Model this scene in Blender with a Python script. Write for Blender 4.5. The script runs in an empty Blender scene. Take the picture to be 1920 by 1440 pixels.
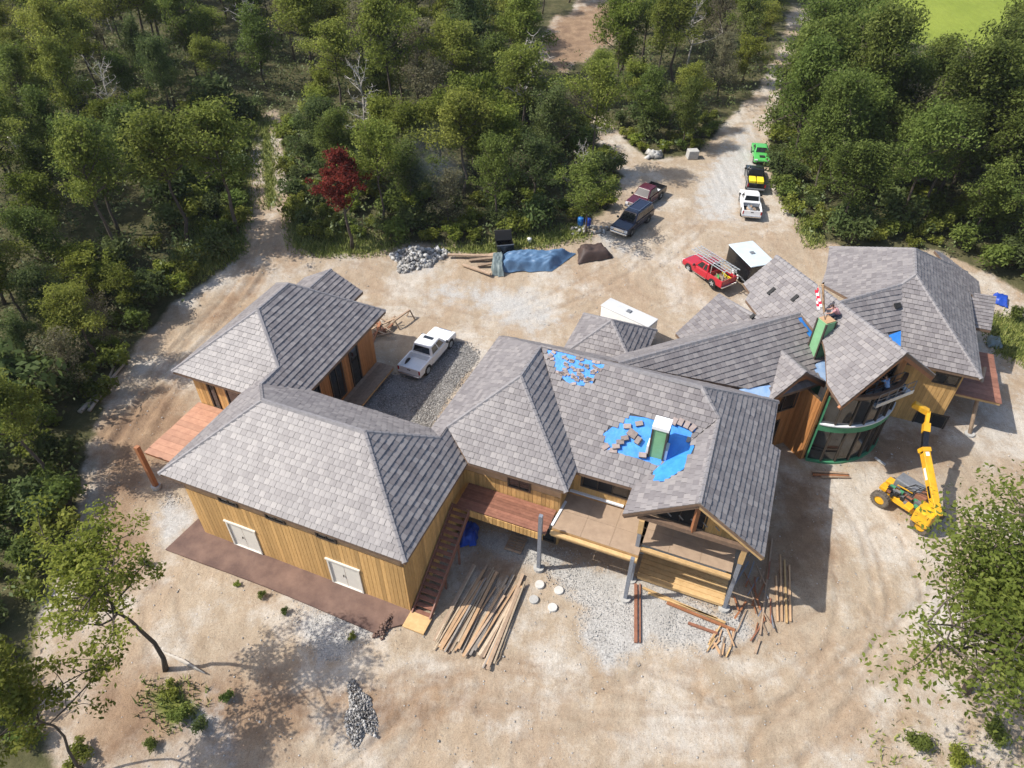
import bpy, math, random
import numpy as np
from mathutils import Vector, Matrix
random.seed(7); RNG = np.random.default_rng(11)
scene = bpy.context.scene
COL = scene.collection
K = 1.12                       # the survey below is in survey units; one unit = 1.12 m, applied to everything at the end
R = math.radians

# ------------------------------------------------------------------ camera, sky, sun, exposure
F_PX, PITCH, CAM_H = 1331.0, R(41.0), 34.0
cam_d = bpy.data.cameras.new('camera'); cam = bpy.data.objects.new('camera', cam_d); COL.objects.link(cam)
cam_d.sensor_width = 36; cam_d.lens = 36 * F_PX / 1920; cam_d.clip_end = 3000
cam.location = (0, 0, CAM_H * K); cam.rotation_euler = (math.pi / 2 - PITCH, 0, 0)
scene.camera = cam
SUN_EL, SUN_AZ = 50.0, 5.0     # shadows fall along +x
world = bpy.data.worlds.new('World'); scene.world = world; world.use_nodes = True
wn = world.node_tree; bg = wn.nodes['Background']
sky = wn.nodes.new('ShaderNodeTexSky'); sky.sky_type = 'NISHITA'; sky.sun_disc = False
sky.sun_elevation = R(SUN_EL); sky.sun_rotation = R(270 + SUN_AZ); sky.dust_density = 2.0
wn.links.new(sky.outputs[0], bg.inputs[0]); bg.inputs[1].default_value = 0.15
sun_d = bpy.data.lights.new('sun', 'SUN'); sun = bpy.data.objects.new('sun', sun_d); COL.objects.link(sun)
sun_d.energy = 4.3; sun_d.angle = R(0.5); sun_d.color = (1.0, 0.95, 0.87)
sd = Vector((math.cos(R(SUN_EL)) * math.cos(R(SUN_AZ)), math.cos(R(SUN_EL)) * math.sin(R(SUN_AZ)), -math.sin(R(SUN_EL))))
sun.rotation_euler = sd.to_track_quat('-Z', 'Y').to_euler(); sun.location = (-60, 20, 80)
vs = scene.view_settings; vs.view_transform = 'Standard'; vs.look = 'None'; vs.gamma = 1; vs.exposure = 0.42
vs.use_curve_mapping = False

# ------------------------------------------------------------------ survey helpers (photo measurements -> places)
def vec(*a): return np.array(a, float)
C0 = vec(0, 0, CAM_H); _ct, _st = math.cos(PITCH), math.sin(PITCH)
def raydir(u, v):
    x = (u - 960) / F_PX; y = (720 - v) / F_PX
    return vec(x, _ct + y * _st, -_st + y * _ct)
def P(u, v, z=0.0):
    d = raydir(u, v); return C0 + d * ((z - CAM_H) / d[2])
def pixel(p):
    d = np.asarray(p, float) - C0
    cx, cy, cz = d[..., 0], d[..., 1] * _st + d[..., 2] * _ct, d[..., 1] * _ct - d[..., 2] * _st
    return 960 + F_PX * cx / cz, 720 - F_PX * cy / cz
def sstep(t):
    t = np.clip(t, 0, 1); return t * t * (3 - 2 * t)
def ground_z(x, y):
    x = np.asarray(x, float); y = np.asarray(y, float)
    z = 1.9 * sstep((y - 46) / 14) + 1.2 * sstep((y - 60) / 30) + 3.0 * sstep((y - 90) / 80)
    z = z + 1.2 * sstep((-x - 24) / 14) * sstep((y - 24) / 14)
    z = z - 0.5 * sstep((18 - y) / 8)
    return z
def G(u, v):
    z = 0.0
    for _ in range(12):
        p = P(u, v, z); z = float(ground_z(p[0], p[1]))
    return vec(p[0], p[1], z)
def plane(pt, down, deg):
    n = vec(0, 0, 1) + math.tan(R(deg)) * down; return n, n @ pt
def ray(u, v, pl):
    d = raydir(u, v); n, k = pl; return C0 + d * ((k - n @ C0) / (n @ d))
def ix(p1, p2, p3): return np.linalg.solve(np.array([p1[0], p2[0], p3[0]]), np.array([p1[1], p2[1], p3[1]]))
def hz(z): return vec(0, 0, 1), z
Z = vec(0, 0, 1)

# ------------------------------------------------------------------ mesh and object helpers
class MB:
    def __init__(s): s.v = []; s.f = []; s.m = []
    def add(s, vs_, fs, m=0):
        o = len(s.v); s.v += [tuple(map(float, p)) for p in vs_]
        for f in fs: s.f.append([i + o for i in f]); s.m.append(m)
        return s
    def frame_box(s, c, ax, ay, az, m=0):       # centre and three half-axis vectors
        c, ax, ay, az = (np.asarray(q, float) for q in (c, ax, ay, az))
        vs_ = [c + sx * ax + sy * ay + sz * az for sz in (-1, 1) for sy in (-1, 1) for sx in (-1, 1)]
        return s.add(vs_, [(0, 2, 3, 1), (4, 5, 7, 6), (0, 1, 5, 4), (2, 6, 7, 3), (0, 4, 6, 2), (1, 3, 7, 5)], m)
    def box(s, x0, x1, y0, y1, z0, z1, m=0):
        return s.frame_box(((x0 + x1) / 2, (y0 + y1) / 2, (z0 + z1) / 2), (abs(x1 - x0) / 2, 0, 0), (0, abs(y1 - y0) / 2, 0), (0, 0, abs(z1 - z0) / 2), m)
    def beam(s, p, q, w, h, up=None, m=0):      # bar of width w, height h from p to q
        p, q = np.asarray(p, float), np.asarray(q, float); d = q - p; L = np.linalg.norm(d); d = d / L
        up = Z if up is None else np.asarray(up, float)
        side = np.cross(d, up)
        if np.linalg.norm(side) < 1e-4: side = np.cross(d, vec(1, 0.2, 0))
        side /= np.linalg.norm(side); u = np.cross(side, d)
        return s.frame_box((p + q) / 2, d * L / 2, side * w / 2, u * h / 2, m)
    def tube(s, pts, rad, n=8, m=0, cap=True):
        pts = [np.asarray(p, float) for p in pts]
        if np.isscalar(rad): rad = [rad] * len(pts)
        o = len(s.v); prev = None
        for i, p in enumerate(pts):
            d = pts[min(i + 1, len(pts) - 1)] - pts[max(i - 1, 0)]; d = d / (np.linalg.norm(d) + 1e-9)
            if prev is None:
                a0 = np.cross(d, Z if abs(d[2]) < .9 else vec(1, 0, 0))
            else: a0 = prev - d * (prev @ d)
            a0 = a0 / np.linalg.norm(a0); prev = a0; b0 = np.cross(d, a0)
            for k in range(n):
                t = 2 * math.pi * k / n
                s.v.append(tuple(p + rad[i] * (math.cos(t) * a0 + math.sin(t) * b0)))
        for i in range(len(pts) - 1):
            for k in range(n):
                k2 = (k + 1) % n
                s.f.append([o + i * n + k, o + i * n + k2, o + (i + 1) * n + k2, o + (i + 1) * n + k]); s.m.append(m)
        if cap:
            s.f.append([o + k for k in reversed(range(n))]); s.m.append(m)
            e0 = o + (len(pts) - 1) * n; s.f.append([e0 + k for k in range(n)]); s.m.append(m)
        return s
    def prism(s, poly, dz, mt=0, ms=0):         # polygon (3D points), extruded by vector dz
        n = len(poly); poly = [np.asarray(p, float) for p in poly]; dz = np.asarray(dz, float)
        o = len(s.v); s.v += [tuple(p) for p in poly] + [tuple(p + dz) for p in poly]
        s.f.append([o + i for i in range(n)]); s.m.append(mt)
        s.f.append([o + n + i for i in reversed(range(n))]); s.m.append(ms)
        for i in range(n):
            j = (i + 1) % n; s.f.append([o + i, o + n + i, o + n + j, o + j]); s.m.append(ms)
        return s
    def mesh(s, name, mats, smooth=False):
        me = bpy.data.meshes.new(name); me.from_pydata(s.v, [], s.f)
        for m in (mats if isinstance(mats, (list, tuple)) else [mats]): me.materials.append(m)
        me.polygons.foreach_set('material_index', s.m)
        if smooth: me.polygons.foreach_set('use_smooth', [True] * len(s.f))
        me.update(); return me
    def build(s, name, mats, parent=None, smooth=False):
        return link(name, s.mesh(name, mats, smooth), parent)
def link(name, me, parent=None, matrix=None):
    o = bpy.data.objects.new(name, me); COL.objects.link(o)
    if parent is not None:
        o.parent = parent
        if parent.type == 'EMPTY' and parent.get('_world'):
            o.matrix_parent_inverse = Matrix.Translation(-Vector(parent.location))
    if matrix is not None: o.matrix_basis = matrix
    return o
def bevel(o, w, seg=2):
    b_ = o.modifiers.new('bevel', 'BEVEL'); b_.width = w; b_.segments = seg; b_.limit_method = 'ANGLE'; b_.angle_limit = R(35)
    return o
def tag(o, label=None, cat=None, group=None, kind=None):
    if label: o['label'] = label
    if cat: o['category'] = cat
    if group: o['group'] = group
    if kind: o['kind'] = kind
    return o
def empty(name, loc, label, cat, group=None, rz=0.0, scale=1.0, world_parts=False):
    o = bpy.data.objects.new(name, None); COL.objects.link(o); o.empty_display_size = .3
    o.location = tuple(float(c_) for c_ in loc); o.rotation_euler = (0, 0, rz); o.scale = (scale,) * 3
    if world_parts: o['_world'] = True
    return tag(o, label, cat, group)
def fast_mesh(name, verts, quads, mats, tint=None, tri=False, mi=None):
    n = 3 if tri else 4
    me = bpy.data.meshes.new(name); nv, nf = len(verts), len(quads)
    me.vertices.add(nv); me.vertices.foreach_set('co', np.asarray(verts, np.float32).ravel())
    me.loops.add(nf * n); me.loops.foreach_set('vertex_index', np.asarray(quads, np.int32).ravel())
    me.polygons.add(nf); me.polygons.foreach_set('loop_start', np.arange(0, nf * n, n, dtype=np.int32))
    me.polygons.foreach_set('loop_total', np.full(nf, n, np.int32))
    for m in (mats if isinstance(mats, (list, tuple)) else [mats]): me.materials.append(m)
    if mi is not None: me.polygons.foreach_set('material_index', np.asarray(mi, np.int32))
    if tint is not None:
        at = me.attributes.new('tint', 'FLOAT', 'POINT'); at.data.foreach_set('value', np.asarray(tint, np.float32))
    me.update(calc_edges=True); me.validate(); return me

# ------------------------------------------------------------------ materials
def nodes_of(name):
    m = bpy.data.materials.new(name); m.use_nodes = True
    nt = m.node_tree; bs = nt.nodes['Principled BSDF']; return m, nt, bs
def ramp(nt, stops):
    r = nt.nodes.new('ShaderNodeValToRGB'); e_ = r.color_ramp.elements
    while len(e_) < len(stops): e_.new(0.5)
    for el, (p, c_) in zip(e_, stops): el.position = p; el.color = (*c_, 1)
    return r
def mat(name, c1, c2=None, rough=0.7, scale=3.0, metal=0.0, spec=0.4, rand=0.0, bump=0.0, bscale=None, stretch=None, coat=0.0):
    """two-tone noise colour on object coordinates, optional per-object brightness change and bump"""
    m, nt, bs = nodes_of(name); L = nt.links.new
    c2 = c2 or tuple(x * .75 for x in c1)
    tc = nt.nodes.new('ShaderNodeTexCoord'); src = tc.outputs['Object']
    if stretch:
        mp = nt.nodes.new('ShaderNodeMapping'); mp.inputs['Scale'].default_value = stretch; L(src, mp.inputs[0]); src = mp.outputs[0]
    nz = nt.nodes.new('ShaderNodeTexNoise'); nz.inputs['Scale'].default_value = scale; nz.inputs['Detail'].default_value = 6; nz.inputs['Roughness'].default_value = .65
    L(src, nz.inputs['Vector'])
    r = ramp(nt, [(0.32, c2), (0.68, c1)]); L(nz.outputs[0], r.inputs[0]); col = r.outputs[0]
    if rand:
        oi = nt.nodes.new('ShaderNodeObjectInfo'); mr = nt.nodes.new('ShaderNodeMapRange')
        mr.inputs[3].default_value = 1 - rand; mr.inputs[4].default_value = 1 + rand; L(oi.outputs['Random'], mr.inputs[0])
        mx = nt.nodes.new('ShaderNodeMix'); mx.data_type = 'RGBA'; mx.blend_type = 'MULTIPLY'; mx.inputs[0].default_value = 1
        L(col, mx.inputs[6]); L(mr.outputs[0], mx.inputs[7]); col = mx.outputs[2]
    L(col, bs.inputs['Base Color'])
    bs.inputs['Roughness'].default_value = rough; bs.inputs['Metallic'].default_value = metal; bs.inputs['Specular IOR Level'].default_value = spec
    if coat: bs.inputs['Coat Weight'].default_value = coat; bs.inputs['Coat Roughness'].default_value = .08
    if bump:
        b_ = nt.nodes.new('ShaderNodeBump'); b_.inputs['Strength'].default_value = bump; b_.inputs['Distance'].default_value = .03
        n2 = nt.nodes.new('ShaderNodeTexNoise'); n2.inputs['Scale'].default_value = bscale or scale * 4; n2.inputs['Detail'].default_value = 4; L(src, n2.inputs['Vector'])
        L(n2.outputs[0], b_.inputs['Height']); L(b_.outputs[0], bs.inputs['Normal'])
    return m
def tint_mat(name, stops, rough, use_random=False, spec=.5, nscale=9.0, var=.35, translucent=0.0, objvar=0.0, huevar=0.0):
    """colour picked per piece (vertex attribute tint, or object random) plus fine noise"""
    m, nt, bs = nodes_of(name); L = nt.links.new
    if use_random: src = nt.nodes.new('ShaderNodeObjectInfo').outputs['Random']
    else:
        at = nt.nodes.new('ShaderNodeAttribute'); at.attribute_name = 'tint'; src = at.outputs['Fac']
    tc = nt.nodes.new('ShaderNodeTexCoord'); nz = nt.nodes.new('ShaderNodeTexNoise'); nz.inputs['Scale'].default_value = nscale; nz.inputs['Detail'].default_value = 3
    L(tc.outputs['Object'], nz.inputs['Vector'])
    ma = nt.nodes.new('ShaderNodeMath'); ma.operation = 'MULTIPLY_ADD'; ma.inputs[1].default_value = var; L(nz.outputs[0], ma.inputs[0])
    m2 = nt.nodes.new('ShaderNodeMath'); m2.operation = 'SUBTRACT'; m2.inputs[1].default_value = var / 2; L(src, m2.inputs[0]); L(m2.outputs[0], ma.inputs[2])
    r = ramp(nt, stops); L(ma.outputs[0], r.inputs[0]); col = r.outputs[0]
    if objvar or huevar:
        oi = nt.nodes.new('ShaderNodeObjectInfo'); hs = nt.nodes.new('ShaderNodeHueSaturation')
        mr = nt.nodes.new('ShaderNodeMapRange'); mr.inputs[3].default_value = 1 - objvar; mr.inputs[4].default_value = 1 + objvar; L(oi.outputs['Random'], mr.inputs[0]); L(mr.outputs[0], hs.inputs['Value'])
        w = nt.nodes.new('ShaderNodeTexWhiteNoise'); w.noise_dimensions = '1D'; L(oi.outputs['Random'], w.inputs['W'])
        m3 = nt.nodes.new('ShaderNodeMapRange'); m3.inputs[3].default_value = .5 - huevar; m3.inputs[4].default_value = .5 + huevar; L(w.outputs[0], m3.inputs[0]); L(m3.outputs[0], hs.inputs['Hue'])
        L(col, hs.inputs['Color']); col = hs.outputs[0]
    L(col, bs.inputs['Base Color']); bs.inputs['Roughness'].default_value = rough; bs.inputs['Specular IOR Level'].default_value = spec
    if translucent:
        tr = nt.nodes.new('ShaderNodeBsdfTranslucent'); L(col, tr.inputs[0]); mxs = nt.nodes.new('ShaderNodeMixShader'); mxs.inputs[0].default_value = translucent
        out = nt.nodes['Material Output']; L(bs.outputs[0], mxs.inputs[1]); L(tr.outputs[0], mxs.inputs[2]); L(mxs.outputs[0], out.inputs[0])
    return m

TILE_STOPS = [(0.0, (.168, .152, .152)), (.35, (.198, .181, .180)), (.65, (.222, .204, .201)), (1.0, (.262, .240, .232))]
M = {}
M['tile'] = tint_mat('concrete_tile', TILE_STOPS, .5, spec=.36, var=.5)
M['roundwhite'] = mat('dusty_white_lid', (.60, .585, .55), (.50, .48, .44), .7, 3)
M['tile1'] = tint_mat('concrete_tile_single', TILE_STOPS, .5, use_random=True, spec=.36, var=.5)
M['cap'] = mat('ridge_tile', (.26, .245, .245), (.18, .168, .17), .55, 6, bump=.2)
M['felt'] = mat('dark_roof_felt', (.07, .07, .08), (.045, .045, .05), .8, 5)
M['blue'] = mat('blue_membrane', (.06, .30, .78), (.035, .20, .62), .42, 2.2, bump=.5, bscale=7)
M['paleblue'] = mat('pale_blue_membrane', (.45, .60, .82), (.26, .44, .74), .4, 2.2, bump=.4, bscale=7)
M['fascia'] = mat('weathered_fascia', (.20, .13, .085), (.13, .085, .06), .7, 6, stretch=(1, 1, 1))
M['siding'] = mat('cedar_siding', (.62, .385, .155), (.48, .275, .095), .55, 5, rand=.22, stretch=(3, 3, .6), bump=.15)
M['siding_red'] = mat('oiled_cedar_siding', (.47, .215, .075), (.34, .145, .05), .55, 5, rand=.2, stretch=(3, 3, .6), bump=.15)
M['sheath'] = mat('plywood_sheathing', (.52, .34, .20), (.42, .26, .14), .75, 3, rand=.1)
M['darkgap'] = mat('dark_backing', (.10, .06, .03), (.07, .04, .02), .85, 4)
M['darkroom'] = mat('dark_interior', (.035, .032, .03), (.02, .02, .02), .9, 4)
M['glass'] = mat('window_glass', (.022, .026, .030), (.010, .012, .014), .05, 1.5, spec=.9)
M['frame'] = mat('bronze_window_frame', (.07, .055, .045), (.05, .04, .03), .45, 8)
M['cream'] = mat('cream_door_paint', (.72, .68, .60), (.66, .62, .54), .5, 3)
M['mahog'] = mat('reddish_deck_boards', (.30, .140, .092), (.21, .092, .062), .5, 4, rand=.2, stretch=(1, 1, 1), bump=.15)
M['deckpink'] = mat('faded_deck_boards', (.50, .27, .17), (.38, .19, .12), .55, 3, rand=.14, bump=.15)
M['ply'] = mat('plywood_floor', (.40, .29, .20), (.31, .22, .15), .8, 2.2, rand=.06, bump=.1)
M['timber'] = mat('new_timber', (.60, .40, .19), (.47, .30, .13), .7, 4, rand=.15, bump=.15)
M['oldtimber'] = mat('weathered_timber', (.40, .29, .20), (.27, .19, .13), .8, 4, rand=.3, bump=.2)
M['redtimber'] = mat('stained_timber', (.36, .15, .065), (.25, .10, .045), .65, 4, rand=.15, bump=.15)
M['greypost'] = mat('bluish_steel_post', (.26, .28, .32), (.19, .205, .235), .5, 6, metal=.2)
M['concrete'] = mat('concrete', (.46, .45, .42), (.36, .35, .33), .9, 4, bump=.2)
M['white'] = mat('white_enamel', (.80, .80, .79), (.75, .75, .74), .35, 2)
M['whitemetal'] = mat('white_flashing', (.78, .79, .80), (.70, .71, .73), .4, 4)
M['greensheath'] = mat('green_sheathing', (.07, .27, .14), (.05, .20, .10), .6, 3)
M['greenpale'] = mat('pale_green_sheathing', (.22, .44, .23), (.18, .37, .19), .6, 3)
M['yellow'] = mat('machine_yellow', (.82, .44, .015), (.56, .29, .02), .45, 2.6, coat=.2)
M['black'] = mat('black_rubber', (.022, .022, .022), (.014, .014, .014), .75, 12, bump=.2)
M['blackpaint'] = mat('black_paint', (.012, .012, .014), (.009, .009, .010), .22, 2, coat=.6)
M['dirtyrubber'] = mat('dusty_rubber', (.17, .14, .11), (.07, .06, .05), .85, 5, bump=.3)
M['grey'] = mat('grey_metal', (.27, .28, .30), (.20, .21, .22), .45, 4, metal=.4)
M['chrome'] = mat('chrome', (.72, .73, .74), (.6, .6, .62), .18, 4, metal=1.0)
M['alu'] = mat('aluminium', (.62, .66, .68), (.52, .56, .58), .35, 5, metal=.6)
M['rust'] = mat('rusty_steel', (.30, .13, .075), (.20, .085, .05), .75, 5, bump=.2)
M['redpaint'] = mat('red_paint', (.48, .010, .028), (.40, .022, .032), .3, 1.2, coat=.45)
M['maroon'] = mat('maroon_paint', (.085, .010, .022), (.07, .008, .018), .25, 2, coat=.6)
M['navy'] = mat('navy_paint', (.008, .011, .034), (.006, .008, .026), .2, 2, coat=.7)
M['lime'] = mat('lime_paint', (.09, .46, .10), (.08, .38, .085), .3, 1.2, coat=.4)
M['yellowbox'] = mat('yellow_plastic', (.85, .68, .03), (.78, .60, .03), .5, 3)
M['tailred'] = mat('tail_lamp_red', (.45, .01, .015), (.35, .01, .012), .25, 4)
M['lamp'] = mat('head_lamp_clear', (.75, .77, .78), (.6, .62, .64), .15, 8)
M['bark'] = mat('grey_brown_bark', (.115, .09, .07), (.065, .05, .038), .9, 5, rand=.25, stretch=(2, 2, .5), bump=.4)
M['deadwood'] = mat('bleached_dead_wood', (.46, .42, .37), (.32, .29, .25), .85, 5, bump=.3)
M['tarp'] = mat('blue_tarp', (.11, .20, .33), (.075, .145, .25), .45, 1.6, bump=.6, bscale=3)
M['browntarp'] = mat('brown_tarp', (.085, .055, .045), (.05, .034, .03), .6, 2, bump=.5)
M['bluebright'] = mat('bright_blue_plastic', (.02, .075, .42), (.015, .05, .30), .4, 2, bump=.4)
M['bluebarrel'] = mat('blue_barrel_plastic', (.03, .17, .45), (.025, .13, .36), .4, 2)
M['stone'] = tint_mat('pile_stone', [(0, (.16, .15, .14)), (.5, (.33, .32, .30)), (1, (.58, .57, .55))], .85, nscale=5)
M['gravel'] = tint_mat('loose_gravel', [(0, (.12, .115, .11)), (.5, (.27, .255, .24)), (1, (.48, .46, .43))], .9, nscale=5)
M['palegravel'] = tint_mat('pale_gravel', [(0, (.26, .25, .235)), (.5, (.40, .385, .36)), (1, (.55, .53, .50))], .9, nscale=5)
M['soil'] = mat('damp_red_brown_soil', (.215, .135, .102), (.085, .050, .042), .85, .55, bump=.6, bscale=6)
M['offwhite'] = mat('weathered_white_roof', (.58, .585, .58), (.48, .485, .48), .45, 1.2)
M['skin'] = mat('skin', (.52, .30, .21), (.47, .26, .18), .6, 8)
M['shirtblue'] = mat('light_blue_shirt', (.27, .42, .70), (.22, .36, .62), .85, 8)
M['shirtpink'] = mat('faded_pink_shirt', (.50, .26, .27), (.43, .21, .22), .85, 8)
M['denim'] = mat('dark_trousers', (.028, .032, .055), (.02, .022, .04), .9, 8)
M['hair'] = mat('brown_hair', (.05, .03, .02), (.035, .02, .014), .8, 10)
M['flagred'] = mat('flag_red', (.62, .015, .05), (.52, .012, .04), .8, 6)
M['flagwhite'] = mat('flag_white', (.78, .77, .76), (.70, .69, .68), .8, 6)
M['flagblue'] = mat('flag_blue', (.02, .03, .16), (.015, .024, .12), .8, 6)
LEAF = {}
def leaf(name, a_, b_, c_): LEAF[name] = tint_mat('leaf_' + name, [(0, a_), (.5, b_), (1, c_)], .65, spec=.14, nscale=.6, var=.25, translucent=.5, objvar=.25, huevar=.012)
leaf('green', (0.068, 0.095, 0.019), (0.127, 0.168, 0.035), (0.215, 0.262, 0.068))
leaf('olive', (0.105, 0.123, 0.019), (0.189, 0.218, 0.039), (0.314, 0.336, 0.075))
leaf('dark', (0.053, 0.076, 0.023), (0.097, 0.131, 0.041), (0.161, 0.201, 0.071))
leaf('grey', (0.115, 0.108, 0.06), (0.18, 0.168, 0.095), (0.26, 0.24, 0.145))
leaf('red', (.080, .012, .012), (.20, .024, .024), (.33, .05, .04))
leaf('bright', (0.1, 0.128, 0.016), (0.185, 0.222, 0.034), (0.3, 0.325, 0.07))
leaf('fresh', (.080, .112, .018), (.150, .195, .036), (.26, .30, .07))
M['grass'] = tint_mat('verge_grass', [(0, (.09, .125, .02)), (.5, (.18, .215, .04)), (1, (.32, .32, .095))], .7, nscale=.4, var=.5)
M['under'] = tint_mat('undergrowth_leaf', [(0, (.05, .075, .02)), (.5, (.10, .135, .035)), (1, (.19, .22, .07))], .6, nscale=.25, var=.6, translucent=.2)

# ------------------------------------------------------------------ ground
def gpoly(px): return np.array([G(u, v)[:2] for u, v in px])
def sdist(poly, pts):
    """signed distance of points to polygon, positive inside"""
    n = len(poly); d = np.full(len(pts), 1e9); ins = np.zeros(len(pts), bool)
    x, y = pts[:, 0], pts[:, 1]
    for i in range(n):
        p, q = poly[i], poly[(i + 1) % n]; e_ = q - p; w = pts - p
        t = np.clip((w @ e_) / (e_ @ e_ + 1e-12), 0, 1)
        d = np.minimum(d, np.hypot(w[:, 0] - t * e_[0], w[:, 1] - t * e_[1]))
        c_ = ((p[1] <= y) & (q[1] > y)) | ((q[1] <= y) & (p[1] > y))
        with np.errstate(divide='ignore', invalid='ignore'):
            xi = p[0] + (y - p[1]) / (q[1] - p[1]) * e_[0]
        ins ^= c_ & (x < xi)
    return np.where(ins, d, -d)
def vnoise(x, y, seed=0):
    """smooth value noise"""
    r = np.random.default_rng(seed); T = r.random((256, 256))
    xi, yi = np.floor(x).astype(int), np.floor(y).astype(int); fx, fy = x - xi, y - yi
    fx = fx * fx * (3 - 2 * fx); fy = fy * fy * (3 - 2 * fy)
    a_ = T[xi % 256, yi % 256]; b_ = T[(xi + 1) % 256, yi % 256]; c_ = T[xi % 256, (yi + 1) % 256]; d_ = T[(xi + 1) % 256, (yi + 1) % 256]
    return (a_ * (1 - fx) + b_ * fx) * (1 - fy) + (c_ * (1 - fx) + d_ * fx) * fy
def fbm(x, y, seed=0, o=4):
    s = 0; a_ = 1; t = 0
    for k in range(o): s = s + a_ * vnoise(x * 2 ** k + 7.3 * k, y * 2 ** k + 3.1 * k, seed + k); t += a_; a_ *= .5
    return s / t
CLEAR = gpoly([(105, 1445), (70, 1330), (62, 1200), (100, 1080), (145, 965), (162, 850), (205, 735), (250, 655), (320, 570), (420, 505), (452, 450), (468, 380), (464, 300), (492, 212),
               (524, 212), (532, 300), (546, 400), (560, 455), (660, 470), (770, 455), (900, 462), (1010, 440), (1090, 425), (1140, 395), (1168, 330), (1115, 262), (1095, 215),
               (1130, 215), (1185, 275), (1225, 300), (1305, 292), (1352, 238), (1420, 170), (1448, 120), (1475, 60), (1480, 14),
               (1540, 14), (1530, 70), (1500, 110), (1462, 180), (1440, 260), (1446, 330), (1470, 390), (1530, 450), (1620, 470), (1760, 470), (1870, 520), (1990, 590), (2300, 760), (2600, 1440), (1200, 1800), (300, 1800)])
CLEAR2 = gpoly([(1015, 120), (1010, 60), (1080, 10), (1180, 0), (1230, 10), (1190, 50), (1100, 110), (1060, 135)])
FIELD = np.concatenate([gpoly([(2150, 150), (1930, 115), (1720, 80), (1590, 48)]), np.array([(60, 300), (400, 520), (800, 300), (400, 140)], float)])
def sd_px(px): return gpoly(px)
GR_DARK = [gpoly([(640, 745), (700, 702), (762, 705), (830, 640), (868, 640), (900, 668), (850, 730), (800, 815), (700, 780)])]
GR_LIGHT = [gpoly([(1035, 1050), (1110, 1060), (1190, 1080), (1300, 1125), (1400, 1150), (1420, 1185), (1330, 1225), (1230, 1205), (1190, 1240), (1130, 1262), (1085, 1190), (1090, 1140), (1030, 1085)]),
            gpoly([(880, 985), (1000, 1010), (1080, 1040), (1060, 1085), (1000, 1060), (890, 1020)]),
            gpoly([(560, 1128), (640, 1140), (700, 1180), (650, 1225), (600, 1245), (560, 1190)]),
            gpoly([(318, 925), (372, 965), (345, 1000), (330, 1030), (300, 1020), (290, 960)]),
            gpoly([(820, 520), (1000, 535), (1080, 600), (1000, 640), (880, 590), (760, 560)]),
            gpoly([(1360, 250), (1430, 200), (1440, 300), (1400, 420), (1300, 420), (1290, 340)]),
            gpoly([(740, 455), (830, 462), (830, 520), (745, 520)]), gpoly([(1080, 420), (1150, 420), (1190, 480), (1120, 480)]),
            gpoly([(290, 1330), (400, 1280), (470, 1340), (440, 1440), (320, 1440)]), gpoly([(1560, 1440), (1640, 1380), (1720, 1440)])]
GRASS = [gpoly([(300, 545), (330, 480), (400, 440), (440, 440), (455, 470), (390, 505), (340, 540)]), gpoly([(335, 475), (370, 310), (430, 240), (484, 212), (466, 300), (468, 380), (452, 450)]),
         gpoly([(550, 460), (545, 380), (580, 380), (640, 440), (760, 455), (700, 475), (600, 478)]), gpoly([(820, 470), (900, 455), (1080, 425), (1100, 445), (920, 475)]),
         gpoly([(484, 220), (505, 220), (520, 380), (500, 390)]), gpoly([(1540, 455), (1510, 410), (1500, 430), (1520, 460)]), gpoly([(1850, 590), (1930, 600), (1940, 690), (1870, 660)]),
         gpoly([(270, 1300), (330, 1290), (370, 1330), (320, 1360)]), gpoly([(1640, 1390), (1740, 1370), (1920, 1400), (1920, 1440), (1640, 1440)])]
BROWN = [gpoly([(1015, 130), (1010, 60), (1080, 10), (1230, 0), (1190, 60), (1060, 140)]), gpoly([(160, 800), (330, 700), (400, 800), (280, 920), (300, 1100), (180, 1120), (170, 950)]), gpoly([(360, 600), (470, 510), (500, 530), (400, 620)]), gpoly([(180, 1240), (560, 1250), (640, 1320), (560, 1440), (150, 1440)]),  # ground patches tinted browner than the sand around them
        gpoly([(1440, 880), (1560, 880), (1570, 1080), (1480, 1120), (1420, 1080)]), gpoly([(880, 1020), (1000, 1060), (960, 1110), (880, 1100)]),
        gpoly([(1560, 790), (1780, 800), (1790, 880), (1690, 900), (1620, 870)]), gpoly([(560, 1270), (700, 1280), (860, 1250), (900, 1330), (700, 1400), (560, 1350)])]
def soft(polys, pts, w):
    s = np.full(len(pts), -1e9)
    for p in polys: s = np.maximum(s, sdist(p, pts))
    return np.clip(.5 + s / w, 0, 1)
def axis(lo, mid0, mid1, hi, step):
    a_ = list(np.arange(mid0, mid1, step)); s = step; x = mid1
    while x < hi: a_.append(x); s *= 1.13; x += s
    s = step; x = mid0 - step; pre = []
    while x > lo: pre.append(x); s *= 1.13; x -= s
    return np.array(pre[::-1] + a_)
gx, gy = axis(-900, -28, 35, 900, .185), axis(-300, 10, 58, 1500, .185)
GX, GY = np.meshgrid(gx, gy); gp = np.stack([GX.ravel(), GY.ravel()], 1)
gz = ground_z(gp[:, 0], gp[:, 1])
clear_sd = np.maximum(sdist(CLEAR, gp), sdist(CLEAR2, gp))
near = np.exp(-np.maximum(0, np.abs(gp[:, 1] - 35) - 30) / 30)
gz = gz + near * (.12 * (fbm(gp[:, 0] * .3, gp[:, 1] * .3, 3) - .5) + .08 * (fbm(gp[:, 0] * 1.1, gp[:, 1] * 1.1, 9) - .5))
rutm = np.zeros(len(gp))
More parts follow.
